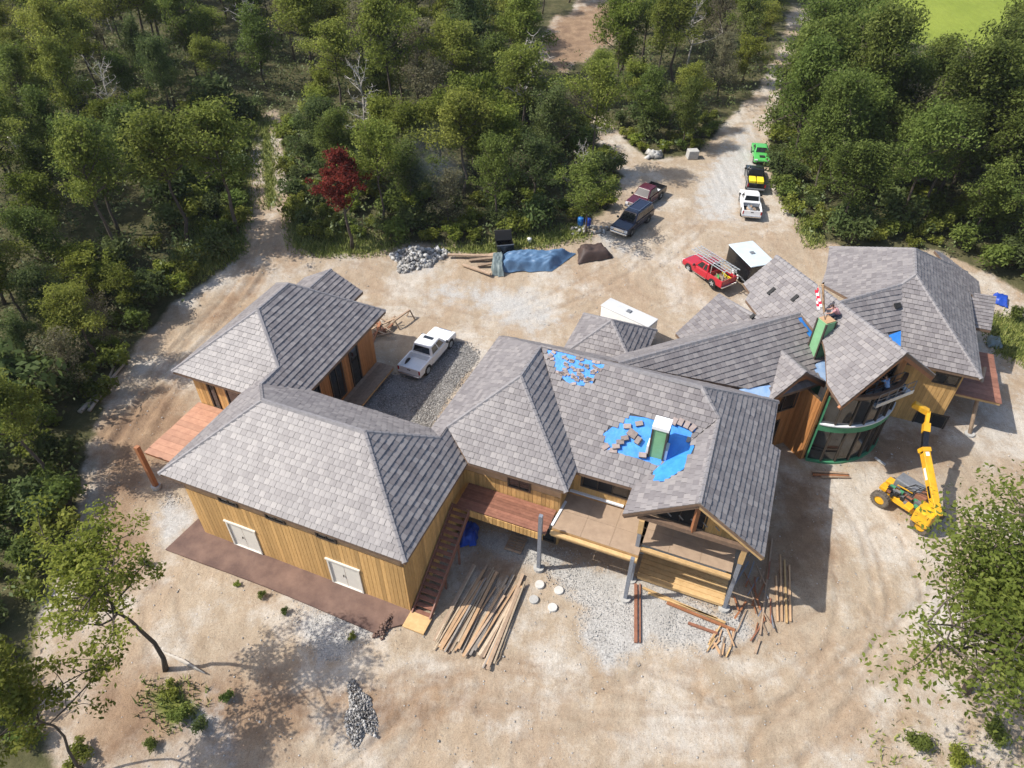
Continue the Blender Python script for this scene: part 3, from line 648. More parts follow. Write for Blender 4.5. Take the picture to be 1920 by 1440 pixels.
for p, q in (('gL', 'gR'), ('F2', 'gR'), ('F1', 'gL'), ('g3', 'gR'), ('gL', 'LK1'), ('LK1', 'LK2'), ('LA', 'LK2'), ('B1', 'LA'), ('LA', 'LBk'), ('LC', 'LBk'), ('LD', 'LBk'),
             ('T1', 'T2'), ('g1', 'T1'), ('c23', 'T1'), ('T2', 'CR'), ('GA', 'GBk'), ('GBk', 'CR'), ('c67', 'CR'), ('r0', 'rM'), ('DA', 'DB'), ('MA', 'MB'), ('rMr', 'qR'), ('QA', 'qR'), ('QA', 'QB'), ('QC', 'QA'), ('q45', 'QB'), ('q15', 'QB')):
    caps(V[p], V[q])
for i in range(4): caps(sq[i], sA)
caps(er - b * 4.2, er); caps(n0, V['N2'])
# bare membrane where tiles are still missing
def sheet(px, pl, m_, lift=.02):
    pts = [ray(u, v, pl) for u, v in px]; n = pl[0] / np.linalg.norm(pl[0])
    if n[2] < 0: n = -n
    o = MB().prism([p + n * lift for p in pts], -n * .012).build('underlayment', m_, house); return tag(o, 'bare blue roofing membrane not yet tiled')
def grow(px, k=1.05):
    cx = sum(p[0] for p in px) / len(px); cy = sum(p[1] for p in px) / len(px); return [(cx + (x - cx) * k, cy + (y - cy) * k) for x, y in px]
C4, C5, R1, R2, MLp = FIT[iC4], FIT[iC5], FIT[iR1], FIT[iR2], FIT[iML]
sheet(grow(BLUE_A, 1.03), C4, M['blue']); sheet(grow(BLUE_B, 1.02), C4, M['blue']); sheet(grow(BLUE_C, 1.0), C5, M['blue'], .03)
sheet(BLUE_D, R2, M['blue']); sheet(PALE_A, R1, M['paleblue']); sheet(PALE_B, R1, M['paleblue']); sheet(BLUE_E, R1, M['blue'], .03)
# tiles stacked loose on the membrane, waiting to be laid
def on_slope(u, v, pl, up=.03):
    p = ray(u, v, pl); n = pl[0] / np.linalg.norm(pl[0]); n = n if n[2] > 0 else -n
    d = np.cross(Z, n); d /= np.linalg.norm(d); s = np.cross(n, d); return p + n * up, d, s, n
def tile_stack(u, v, pl, k, ang):
    p, d, s, n = on_slope(u, v, pl); cs, sn = math.cos(ang), math.sin(ang); dx, sx = d * cs + s * sn, -d * sn + s * cs
    t = empty('tile_stack', p, 'stack of loose brown-grey roof tiles on the bare blue membrane', 'roof tiles', 'loose tile stacks by the front chimney', world_parts=True)
    for i in range(k):
        MB().frame_box(p + n * (.035 + .07 * i) + d * random.uniform(-.02, .02), dx * .2, sx * .13, n * .03).build('tile', M['tile_loose'], t)
M['tile_loose'] = mat('loose_roof_tile', (.30, .245, .225), (.22, .175, .16), .7, 5, rand=.35)
for (u, v, k, ang) in ((1155, 838, 3, .4), (1163, 830, 3, .4), (1172, 823, 3, .5), (1183, 812, 3, 1.2), (1190, 818, 4, 1.3), (1197, 828, 4, 1.3), (1205, 855, 4, .2), (1198, 795, 2, .5), (1265, 792, 3, 1.4), (1276, 793, 3, 1.4), (1288, 798, 3, 1.4), (1298, 803, 2, 1.1), (1176, 800, 2, .3), (1150, 845, 1, .2), (1136, 838, 1, .9)):
    tile_stack(u, v, C4, k, ang)
for i in range(85):
    u, v = random.uniform(1030, 1132), random.uniform(660, 720)
    if in_poly((u, v), BLUE_A):
        p, d, s, n = on_slope(u, v, C4); ang = random.uniform(-.5, .5); o = MB().frame_box(p + n * .03, (d * math.cos(ang) + s * math.sin(ang)) * .13, (s * math.cos(ang) - d * math.sin(ang)) * .08, n * .02).build('loose_tile', M['tile_loose'])
        tag(o, 'single loose tile lying on the blue membrane at the ridge', 'roof tile', 'loose tiles on the ridge membrane')

# ------------------------------------------------------------------ walls, windows, doors
def window(parent, o, d, n, s0, s1, z0, z1, mull=0, door=False, pane='glass'):
    w = MB()
    for q0, q1 in (((s0, z0), (s1, z0)), ((s0, z1), (s1, z1))): w.frame_box(o + d * (q0[0] + q1[0]) / 2 + Z * q0[1] + n * .05, d * ((s1 - s0) / 2 + .05), n * .04, Z * .05)
    for s_ in (s0, s1): w.frame_box(o + d * s_ + Z * (z0 + z1) / 2 + n * .052, d * .05, n * .04, Z * ((z1 - z0) / 2 - .05))
    fr = w.build('window' if not door else 'door', M['frame'] if not door else M['cream'], parent)
    p = MB().frame_box(o + d * (s0 + s1) / 2 + Z * (z0 + z1) / 2 + n * .02, d * ((s1 - s0) / 2 - .05), n * .012, Z * ((z1 - z0) / 2 - .05)).build('pane', M[pane], fr) if mull == 0 and not door else None
    if not door and mull:
        ed = np.linspace(s0 + .05, s1 - .05, mull + 2)
        for k in range(mull + 1): MB().frame_box(o + d * (ed[k] + ed[k + 1]) / 2 + Z * (z0 + z1) / 2 + n * .02, d * ((ed[k + 1] - ed[k]) / 2 - .025), n * .012, Z * ((z1 - z0) / 2 - .05)).build('pane', M[pane], fr)
        for k in range(1, mull + 1): MB().frame_box(o + d * ed[k] + Z * (z0 + z1) / 2 + n * .04, d * .03, n * .03, Z * ((z1 - z0) / 2 - .05)).build('mullion', M['frame'], fr)
    if door:
        mid = (s0 + s1) / 2
        for s_, t_ in ((s0 + .05, mid - .015), (mid + .015, s1 - .05)): MB().frame_box(o + d * (s_ + t_) / 2 + Z * (z0 + z1) / 2 + n * .006, d * (t_ - s_) / 2, n * .012, Z * ((z1 - z0) / 2 - .05)).build('door_leaf', M['cream'], fr)
        MB().frame_box(o + d * (mid - .12) + Z * (z0 + 1.0) + n * .06, d * .02, n * .02, Z * .09).build('handle', M['blackpaint'], fr); MB().frame_box(o + d * mid + Z * (z1 + .10) + n * .07, d * ((s1 - s0) / 2 + .12), n * .05, Z * .05).build('door_head', M['cream'], fr)
    return fr
def wall(p0, p1, z0, z1, ops=(), board='siding', bz=None, body='sheath', bw=.25, gable=None, z_board0=None):
    """wall from p0 to p1 (outside is on the right hand); ops = (s0, s1, z0, z1, kind, mullions)"""
    p0 = vec(p0[0], p0[1], 0); p1 = vec(p1[0], p1[1], 0); d = p1 - p0; L_ = np.linalg.norm(d); d /= L_; n = np.cross(d, Z)
    def top(s_): return z1 if gable is None else min(z1, gable(s_))
    mb = MB()
    if gable is None: mb.frame_box(p0 + d * L_ / 2 + Z * (z0 + z1) / 2 - n * .1, d * L_ / 2, n * .1, Z * (z1 - z0) / 2)
    else:
        ss = np.linspace(0, L_, 25); poly = [p0 + Z * z0, p0 + d * L_ + Z * z0] + [p0 + d * s_ + Z * top(s_) for s_ in ss[::-1]]
        mb.prism(poly, -n * .2)
    wo = mb.build('wall', M[body], house)
    if board:
        bt = bz or z1; k = 0; s_ = .02; zb0 = z0 if z_board0 is None else z_board0
        while s_ < L_ - .03:
            e_ = min(s_ + bw - .02, L_ - .01); mid = (s_ + e_) / 2; tz = min(bt, top(mid)); segs = [(zb0, tz)]
            for (o0, o1, q0, q1, *_r) in ops:
                if mid > o0 - .03 and mid < o1 + .03:
                    ns = []
                    for (x0_, x1_) in segs:
                        if q1 < x0_ or q0 > x1_: ns.append((x0_, x1_)); continue
                        if q0 - x0_ > .12: ns.append((x0_, q0 - .04))
                        if x1_ - q1 > .12: ns.append((q1 + .04, x1_))
                    segs = ns
            for (x0_, x1_) in segs:
                if x1_ - x0_ > .05: MB().frame_box(p0 + d * mid + Z * (x0_ + x1_) / 2 + n * .016, d * (e_ - s_) / 2, n * random.uniform(.012, .02), Z * (x1_ - x0_) / 2).build('siding_board', M[board], wo)
            s_ += bw; k += 1
    for op in ops:
        o0, o1, q0, q1, kind = op[:5]; window(wo, p0, d, n, o0, o1, q0, q1, op[5] if len(op) > 5 else 0, kind == 'door')
    return wo, p0, d, n
def op_px(p0, p1, u0, v0, u1, v1, kind='window', mull=0, z0=None, z1=None):
    p0 = vec(p0[0], p0[1], 0); p1 = vec(p1[0], p1[1], 0); d = (p1 - p0) / np.linalg.norm(p1 - p0); n = np.cross(d, Z); pl = (n, n @ p0)
    A0, A1 = ray(u0, v0, pl), ray(u1, v1, pl); s_ = sorted([(A0 - p0) @ d, (A1 - p0) @ d]); zz = sorted([A0[2], A1[2]])
    return (s_[0], s_[1], zz[0] if z0 is None else z0, zz[1] if z1 is None else z1, kind, mull)
W1 = V['F1'] + 1.0 * a + .42 * b; W2 = V['F2'] - .45 * a + .42 * b; W3 = W2 + 8.2 * b; W4 = W1 + 9 * b
garage_ops = [(2.2, 4.1, .1, 2.15, 'door'), (8.85, 10.75, .1, 2.15, 'door')]
for sc in (2.4, 5.45, 8.6): garage_ops.append((sc, sc + 1.15, 4.06, 4.6, 'window', 1))
wall(W1, W2, -.4, 5.15, garage_ops, bz=3.98)
wall(W2, W3, -.4, 5.15, [])
wall(W4, W1, -.4, 5.15, [(1.5, 3.2, 2.6, 4.6, 'window', 1)])
LW1 = V['B1'] + .95 * a + .5 * b; LW2 = LW1 + 5.0 * a
wall(LW1, LW2, -.2, 5.1, [op_px(LW1, LW2, 392, 728, 414, 760, z0=2.55, z1=4.75), (2.6, 4.6, 2.55, 4.75, 'window', 1)])
LR1 = V['lv'] - 1.1 * a - 1.0 * b; LR2 = V['LC'] - 1.1 * a - .5 * b
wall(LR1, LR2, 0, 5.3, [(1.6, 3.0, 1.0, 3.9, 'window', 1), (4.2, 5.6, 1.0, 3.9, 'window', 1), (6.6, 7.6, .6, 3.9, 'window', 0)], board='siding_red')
wall(vec(*V['LD']) + .8 * a - .5 * b, LW1, 0, 5.1, [], board=None)
CW1 = V['g2'] - 1.2 * a + .6 * b; CW2 = V['c23'] - .5 * a + .6 * b
wall(CW1, CW2, 0, 5.45, [op_px(CW1, CW2, 954, 892, 994, 921, z1=5.0, mull=1), (3.6, 6.2, .15, 2.5, 'window', 2)], bz=4.12)
CW3 = V['c34'] - .5 * a + .6 * b; CW4 = V['c45'] + .6 * b + .2 * a
wall(CW2, CW3, 0, 5.45, [])
PW = CW4 + 5.6 * a
wall(CW3, PW, 0, 5.45, [op_px(CW3, PW, 1092, 893, 1178, 935, mull=2, z1=5.1), (3.6, 7.6, 3.3, 5.2, 'window', 2), (.4, 2.6, .15, 2.5, 'window', 1), (4.2, 5.6, .15, 2.6, 'window', 0)], body='sheath')
wall(PW, PW + 7.2 * b, 0, 5.45, [(1, 2.6, .8, 2.4, 'window', 1), (3.6, 5.4, .8, 2.4, 'window', 1)])
wall(V['c17'] + .6 * a - .4 * b, V['g4'] + .6 * a, 0, 5.45, [(1, 3, 1, 3, 'window', 1)])
# great room: cross gable wall, curved green bay, right wing
DW1 = V['Dl1'] + .35 * c + .55 * e; DW2 = V['Dr1'] - .3 * c + .55 * e; dl = np.linalg.norm((DW2 - DW1)[:2])
def dg(s_): return zr - .1 + .727 * (.35 + min(s_, dl - s_))
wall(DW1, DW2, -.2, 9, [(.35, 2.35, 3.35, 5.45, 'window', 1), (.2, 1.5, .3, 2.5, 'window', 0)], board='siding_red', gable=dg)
mw = np.linalg.norm((V['MRt'] - V['MLt'])[:2])
MW1 = V['MLt'] + .5 * c + 1.7 * e; MW2 = V['MRt'] - .5 * c + 1.7 * e
def mg(s_): return zM - .15 + .78 * (.5 + min(s_, mw - 1 - s_))
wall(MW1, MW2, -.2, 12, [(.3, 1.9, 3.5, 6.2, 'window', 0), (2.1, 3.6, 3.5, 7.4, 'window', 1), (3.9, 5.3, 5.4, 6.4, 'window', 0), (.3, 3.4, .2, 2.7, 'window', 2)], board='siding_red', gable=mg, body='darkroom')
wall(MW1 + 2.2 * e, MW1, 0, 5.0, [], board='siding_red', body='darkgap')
QW2 = V['QC'] - .75 * a + .65 * b; QW1 = QW2 - 4.6 * a
wall(QW1, QW2, -.2, 5.05, [op_px(QW1, QW2, 1757, 697, 1792, 724, mull=1), op_px(QW1, QW2, 1722, 768, 1764, 808, mull=1)])
wall(QW2, QW2 + 13 * b, -.2, 5.05, [(1, 2.4, 3.2, 4.6, 'window', 1), (4, 6, 3.2, 4.6, 'window', 1), (1.5, 3, .6, 2.3, 'window', 1)])
q3 = P(1510, 862, 0), P(1580, 867, 0), P(1645, 822, 0)
def circle3(p, q, r):
    ax, ay, bx, by, cx_, cy_ = p[0], p[1], q[0], q[1], r[0], r[1]; D_ = 2 * (ax * (by - cy_) + bx * (cy_ - ay) + cx_ * (ay - by))
    ux = ((ax * ax + ay * ay) * (by - cy_) + (bx * bx + by * by) * (cy_ - ay) + (cx_ * cx_ + cy_ * cy_) * (ay - by)) / D_
    uy = ((ax * ax + ay * ay) * (cx_ - bx) + (bx * bx + by * by) * (ax - cx_) + (cx_ * cx_ + cy_ * cy_) * (bx - ax)) / D_
    return vec(ux, uy, 0), math.hypot(ax - ux, ay - uy)
bc, br = circle3(*q3); t0_, t1_ = (math.atan2(p[1] - bc[1], p[0] - bc[0]) for p in (q3[0], q3[2]))
if t1_ < t0_: t1_ += 2 * math.pi
print('bay', bc, br, math.degrees(t0_), math.degrees(t1_))
def arc(n, r_, z): return [bc + vec(math.cos(t), math.sin(t), 0) * r_ + Z * z for t in np.linspace(t0_, t1_, n)]
NB = 7
def arc_band(z0, z1, r0, r1, m_, name, parent):
    mb = MB(); A0, A1, B0, B1_ = arc(25, r0, z0), arc(25, r1, z0), arc(25, r0, z1), arc(25, r1, z1)
    for i in range(24): mb.add([A0[i], A0[i + 1], A1[i + 1], A1[i], B0[i], B0[i + 1], B1_[i + 1], B1_[i]], [(0, 1, 2, 3), (7, 6, 5, 4), (3, 2, 6, 7), (1, 0, 4, 5), (0, 3, 7, 4), (2, 1, 5, 6)])
    return mb.build(name, m_, parent)
bay_o = arc_band(2.75, 3.25, br - .22, br + .03, M['greensheath'], 'bay_floor_band', house); tag(bay_o, 'curved green sheathed band of the glazed bay')
arc_band(3.25, 3.33, br - .10, br + .08, M['whitemetal'], 'flashing', bay_o)
arc_band(5.5, 5.75, br - .22, br + .03, M['fascia'], 'bay_head', house)
arc_band(-.1, .12, br - .22, br + .06, M['greensheath'], 'bay_sill', house)
pts_lo = arc(NB + 1, br - .05, 0)
for i in range(NB + 1):
    MB().beam(pts_lo[i] + Z * .1, pts_lo[i] + Z * 5.5, .10, .12, up=pts_lo[i] - bc, m=0).build('bay_mullion', M['greensheath'] if i in (0,) else M['frame'], house)
    if i < NB:
        p, q = pts_lo[i], pts_lo[i + 1]; dd = (q - p) / np.linalg.norm(q - p); nn = np.cross(dd, Z); Lq = np.linalg.norm(q - p)
        for z0_, z1_ in ((.14, 2.72), (3.36, 5.5)): MB().frame_box((p + q) / 2 + Z * (z0_ + z1_) / 2 - nn * .04, dd * (Lq / 2 - .06), nn * .01, Z * (z1_ - z0_) / 2).build('bay_pane', M['glass'], house)
MB().prism([p for p in arc(25, br - .25, 3.0)] + [MW1 * vec(1, 1, 0) + Z * 3.0], (0, 0, -.15)).build('bay_floor', M['ply'], house)
# green corner boards left of the bay, gable trim
g0 = DW2 + .1 * c - .05 * e
MB().frame_box(vec(g0[0], g0[1], 2.7), c * .35, e * .06, Z * 2.6).build('corner_board', M['greensheath'], house)
for (p, q, w_, h_) in ((V['MA'] - Z * .28 + e * .12, V['MRt'] - Z * .28 + e * .12, .16, .30), (V['MA'] - Z * .28 + e * .12, V['MLt'] - Z * .28 + e * .12, .16, .30), (V['DA'] - Z * .26 + e * .1, V['Dr1'] - Z * .26 + e * .1, .14, .26), (V['DA'] - Z * .26 + e * .1, V['Dl1'] - Z * .26 + e * .1, .14, .26)):
    MB().beam(p, q, w_, h_).build('barge_board', M['redtimber'], house)
# rafters under the great-room gable
for k in range(4):
    q = V['MA'] + e * (.5 + k * .35) - Z * .3
    MB().beam(q, q + (V['MRt'] - V['MA']) * .95, .08, .18).build('rafter', M['redtimber'], house)

# ------------------------------------------------------------------ decks, stairs, porch
zd = 3.16
def deck(name, o, d, s, Ld, Ls, z, n, m_, gap=.015, rim=None, label=None):
    """boards run along d (length Ld), laid side by side along s (total Ls)"""
    o = vec(o[0], o[1], 0); base = MB().frame_box(o + d * Ld / 2 + s * Ls / 2 + Z * (z - .13), d * (Ld / 2 - .04), s * (Ls / 2 - .04), Z * .09).build(name, rim or M['timber'], house)
    if label: tag(base, label)
    w_ = Ls / n
    for i in range(n): MB().frame_box(o + d * Ld / 2 + s * w_ * (i + .5) + Z * (z - .02), d * (Ld / 2 + random.uniform(0, .03)), s * (w_ / 2 - gap / 2), Z * random.uniform(.018, .024)).build('deck_board', m_, base)
    return base
dA = P(1024, 1002, zd); dA0 = dA * vec(1, 1, 0)
xa = (CW1 - dA0) @ b
deckA_o = dA0 - a * 5.3
deck('deck', deckA_o, a, b, 5.25, xa - .06, zd, 9, M['mahog'], label='reddish-brown boarded upper deck beside the stairs')
for k in range(20):   # skirt of short vertical boards below the deck edge
    q = deckA_o + a * (.75 + .225 * k) - b * .05
    MB().frame_box(vec(q[0], q[1], zd - .30), a * .10, b * .02, Z * .26).build('skirt_board', M['siding'], house)
dB0 = P(1030, 988, zd) * vec(1, 1, 0) + a * .15
xb = (CW3 - dB0) @ b - .25; LB_ = 4.75
pb = MB().frame_box(dB0 + a * LB_ / 2 + b * xb / 2 + Z * (zd - .12), a * LB_ / 2, b * xb / 2, Z * .1).build('deck', M['timber'], house); tag(pb, 'bare plywood upper deck between stairs and gable porch')
for i in range(3):
    for j in range(2):
        MB().frame_box(dB0 + a * LB_ * (i + .5) / 3 + b * xb * (j + .5) / 2 + Z * (zd), a * (LB_ / 6 - .006), b * (xb / 4 - .006), Z * .018).build('plywood_panel', M['ply'], pb)
MB().beam(dB0 - b * .1 + Z * (zd - .32), dB0 - b * .1 + a * 4.75 + Z * (zd - .32), .12, .34).build('rim_beam', M['timber'], house)
MB().beam(dB0 - b * .26 + Z * (zd - .05), dB0 - b * .26 + a * 4.75 + Z * (zd - .05), .22, .10).build('rim_beam', M['timber'], house)
MB().beam(CW3 * vec(1, 1, 0) - b * .1 + a * .1 + Z * (zd + .09), CW3 * vec(1, 1, 0) - b * .1 + a * 3.2 + Z * (zd + .09), .14, .10).build('flashing', M['whitemetal'], house)
MB().beam(P(1035, 985, zd + .04), P(1061, 940, zd + .04), .14, .08).build('flashing', M['whitemetal'], house)
dC0 = P(1198, 1020, zd) * vec(1, 1, 0) - a * .1; xc = (CW3 - dC0) @ b; LC_ = 4.9
pc = MB().frame_box(dC0 + a * LC_ / 2 + b * (xc / 2 + .1) + Z * (zd - .12), a * LC_ / 2, b * (xc / 2 - .12), Z * .1).build('deck', M['timber'], house); tag(pc, 'plywood porch floor under the open gable')
for i in range(3):
    for j in range(2):
        MB().frame_box(dC0 + a * LC_ * (i + .5) / 3 + b * (.05 + xc * (j + .5) / 2) + Z * zd, a * (LC_ / 6 - .006), b * (xc / 4 - .006), Z * .018).build('plywood_panel', M['ply'], pc)
MB().beam(dC0 - b * .02 + Z * (zd - .32), dC0 - b * .02 + a * LC_ + Z * (zd - .32), .12, .34).build('rim_beam', M['timber'], house)
MB().beam(dC0 - b * .2 + Z * (zd - .06), dC0 - b * .2 + a * LC_ + Z * (zd - .06), .2, .1).build('rim_beam', M['timber'], house)
MB().frame_box(dC0 + a * 2.4 + b * (xc - .3) + Z * 1.2, a * 2.4, b * .06, Z * 1.2).build('basement_wall', M['concrete'], house)
def post(p, z0, z1, w_, m_, foot=True, lean=None):
    p = vec(p[0], p[1], 0); q = p if lean is None else vec(lean[0], lean[1], 0)
    o = MB().beam(p + Z * z0, q + Z * z1, w_, w_, up=b).build('post', m_, house)
    if foot: MB().tube([p + Z * (z0 - .1), p + Z * (z0 + .12)], .3, 12).build('footing', M['concrete'], o)
    return o
post(P(1010, 1066, 0), .05, 4.7, .20, M['greypost']); pA = P(1172, 1123, 0); post(pA, .05, 3.7, .2, M['greypost'])
pB = dC0 + a * .05 - b * .12; post(pB, 0, 5.2, .2, M['greypost']); pC = P(1357, 1141, 0); post(pC, .05, 4.2, .2, M['greypost'])
MB().beam(vec(pC[0], pC[1], 4.2), vec(pC[0], pC[1], 5.35), .26, .26, up=b).build('post_head', M['timber'], house); MB().beam(vec(pB[0], pB[1], 4.3), vec(pB[0], pB[1], 5.3), .26, .26, up=b).build('post_head', M['timber'], house)
gz0 = V['GA'] - Z * .3
gb = b * .25
for p, q, w_, h_, m_ in ((V['GLt'] * vec(1, 1, 0) + a * .7 + gb + Z * 5.45, V['GRt'] * vec(1, 1, 0) - a * .7 + gb + Z * 5.45, .2, .28, 'fascia'), (V['GA'] + gb - Z * .3, vec(V['GA'][0], V['GA'][1], 5.5) + gb, .2, .2, 'redtimber'),
                         (V['GA'] + b * .1 - Z * .26, V['GLt'] + b * .1 - Z * .26, .12, .24, 'fascia'), (V['GA'] + b * .1 - Z * .26, V['GRt'] + b * .1 - Z * .26, .12, .24, 'timber')):
    MB().beam(p, q, w_, h_).build('truss_member', M[m_], house)
for k in range(6):   # hanging bracing on the truss line
    q = V['GLt'] * vec(1, 1, 0) + a * (2.0 + .62 * k) + b * 1.4
    MB().beam(q + Z * 5.0, q + a * .25 + Z * 4.75, .05, .05).build('brace', M['greypost'], house)
# low porch floor of loose planks at ground level
lo0 = P(1196, 1075, .3) * vec(1, 1, 0)
deck('porch_floor', lo0 - b * .3, a, b, 4.7, 2.6, .42, 8, M['timber'], gap=.05, label='low floor of brown planks under the gable porch')
MB().beam(lo0 + b * 2.45 + Z * .6, lo0 + b * 2.45 + a * 4.6 + Z * .6, .16, .36).build('rim_beam', M['redtimber'], house)
for t_ in (1.2, 3.0): MB().beam(lo0 + a * t_ + b * 2.2, lo0 + a * t_ + b * 2.2 + Z * 2.9, .22, .22, up=b).build('post', M['redtimber'], house)
# stairs against the garage wall
st_top = P(864, 946, zd); st_n = 17
st_dirv = -b; st_len = 7.6
q = P(786, 1150, .25); st_len = (q - st_top) @ st_dirv
st_w = .52; st_c = vec(st_top[0], st_top[1], 0); off = (W2 - st_c) @ a + .12 + st_w; st_c = st_c + a * off
stair = MB().beam(st_c + a * st_w + Z * (zd - .12), st_c + a * st_w - b * st_len + Z * .05, .07, .34).build('staircase', M['mahog'], house); tag(stair, 'straight open outdoor wooden staircase down the garage wall')
MB().beam(st_c - a * st_w + Z * (zd - .12), st_c - a * st_w - b * st_len + Z * .05, .07, .34).build('stringer', M['mahog'], stair)
for i in range(st_n):
    t = (i + .5) / st_n
    MB().frame_box(st_c - b * st_len * t + Z * (zd * (1 - t) + .02), a * (st_w - .04), b * (st_len / st_n * .36), Z * .03).build('tread', M['mahog'], stair)
for t in (.3, .62): 
    q = st_c + a * (st_w - .05) - b * st_len * t; MB().beam(q + Z * -.1, q + Z * (zd * (1 - t) - .1), .1, .1, up=b).build('stair_post', M['mahog'], stair)
ld = st_c - b * (st_len + .45); MB().frame_box(vec(ld[0], ld[1], .10), a * .62, b * .48, Z * .05).build('landing', M['timber'], house)
# west deck and its log post
wd0 = P(270, 848, 2.5) * vec(1, 1, 0); wdL = (W1 - wd0) @ a + .1
deck('deck', wd0, a, b, wdL, 4.9, 2.5, 11, M['deckpink'], label='faded pinkish boarded deck behind the left roof corner', rim=M['redtimber'])
post(P(294, 914, 0), .1, 3.65, .26, M['redtimber']); post(wd0 + b * 4.6 + a * .1, 0, 2.3, .2, M['redtimber'], foot=False)
# east deck with its leaning log
ed = [P(1795, 737, 2.9), P(1842, 750, 2.9)]; edo = QW2 + .1 * a - .2 * b
deck('deck', edo + b * .4, a, b, 2.7, 5.5, 2.95, 10, M['mahog'], label='dark reddish upper deck on the right end wall')
lg = P(1817, 815, 0); lt = P(1846, 688, 3.7)
lo_ = MB().tube([vec(lg[0], lg[1], .1), vec(lt[0], lt[1], 3.7)], .13, 10).build('log_post', M['oldtimber'], house, True); MB().tube([vec(lg[0], lg[1], -.05), vec(lg[0], lg[1], .14)], .32, 12).build('footing', M['concrete'], lo_)
# walkway along the courtyard side of the left wing
wk = LR1 + a * .05 + b * 1.2
deck('walkway', wk, b, a, 8.4, 1.5, .7, 5, M['oldtimber'], label='narrow raised boardwalk on the courtyard wall')
# chimneys
def chimney(p, d1, d2, hw, z0, z1, m1, cap, label):
    o = MB().frame_box(vec(p[0], p[1], (z0 + z1) / 2), d1 * hw, d2 * hw, Z * (z1 - z0) / 2).build('chimney', m1, house); tag(o, label)
    if cap: MB().frame_box(vec(p[0], p[1], z1 + .10), d1 * (hw + .06), d2 * (hw + .06), Z * .10).build('chimney_cap', cap, o)
    for s1 in (-1, 1):
        for s2 in (-1, 1): MB().frame_box(vec(p[0], p[1], 0) + d1 * (hw * s1) + d2 * (hw * s2) + Z * (z0 + z1) / 2, d1 * .05, d2 * .05, Z * (z1 - z0) / 2 * .998).build('corner_trim', M['frame'], o)
    return o
fp = ray(1228, 861, C4); fc = fp + b * .42
zt = None
for z_ in np.arange(fp[2], fp[2] + 5, .05):
    if pixel(vec(fp[0], fp[1], z_))[1] < 808: zt = z_; break
ch1 = chimney(fc, a, b, .38, fp[2] - .6, zt, M['greenpale'], M['white'], 'green sheathed chimney with white cap above the blue membrane')
for s_ in (-1, 1): MB().frame_box(vec(fc[0], fc[1], fp[2] + .35) + a * s_ * .47 - b * .05, a * .08, b * .32, Z * .4).build('flashing', M['whitemetal'], ch1)
rp = ray(1540, 637, MLp); rc = rp + (c + e) * .36
for z_ in np.arange(rp[2], rp[2] + 5, .05):
    if pixel(vec(rp[0], rp[1], z_))[1] < 609: zt2 = z_; break
ch2 = chimney(rc, c, e, .38, rp[2] - 1.8, zt2, M['greenpale'], None, 'green sheathed chimney at the junction of the rear ridges')
MB().frame_box(vec(rc[0], rc[1], zt2 + .03), c * .34, e * .34, Z * .03).build('chimney_top', M['sheath'], ch2)
print('chimneys', fc, zt, rc, zt2)
# roof vents
for u, v, w_ in ((1447, 547, .5), (1491, 560, .45), (1412, 594, .3)):
    p, d, s, n = on_slope(u, v, MLp, .08); MB().frame_box(p, d * .12, s * w_ * .6, n * .05).build('roof_vent', M['black'], house)
p, d, s, n = on_slope(1681, 574, R2, .1); MB().frame_box(p, d * .22, s * .18, n * .08).build('roof_vent', M['black'], house)
# bed of damp soil with a crisp edge in front of the garage wall
bed = [P(310, 1030, .11), P(372, 972, .11), W1 * vec(1, 1, 0) - b * .02 + Z * .11, W2 * vec(1, 1, 0) - b * .02 + Z * .11 + a * .3, P(775, 1165, .11), P(700, 1185, .11), P(500, 1100, .11)]
bed_m = MB().prism(bed, (0, 0, -.5)); o = bed_m.build('soil_bed', M['soil']); tag(o, 'flat strip of damp red-brown soil along the garage wall', None, None, 'structure')

# ------------------------------------------------------------------ vehicles (built in metres, x forward)
def wheel(parent, x, y, r, w_, tyre='black', rim='alu', flip=1):
    mb = MB(); prof = [(r * .62, -w_ / 2), (r * .92, -w_ / 2), (r, -w_ * .32), (r, w_ * .32), (r * .92, w_ / 2), (r * .62, w_ / 2)]; n = 20; o = []
    for k in range(n):
        t = 2 * math.pi * k / n
        for (rr, yy) in prof: mb.v.append((x + rr * math.cos(t), y + yy, r + rr * math.sin(t)))
    m_ = len(prof)
    for k in range(n):
        for j in range(m_ - 1):
            k2 = (k + 1) % n; mb.f.append([k * m_ + j, k * m_ + j + 1, k2 * m_ + j + 1, k2 * m_ + j]); mb.m.append(0)
    wo = mb.build('wheel', M[tyre], parent)
    rm = MB(); yo = y + flip * w_ * .34
    rm.tube([(x, yo - .05, r), (x, yo, r)], r * .64, 16)
    for k in range(5):
        t = 2 * math.pi * k / 5; rm.frame_box((x + .33 * r * math.cos(t), yo + flip * .012, r + .33 * r * math.sin(t)), (r * .27 * math.cos(t), 0, r * .27 * math.sin(t)), (0, .02, 0), (-.05 * math.sin(t), 0, .05 * math.cos(t)))
    rm.build('rim', M[rim], wo)
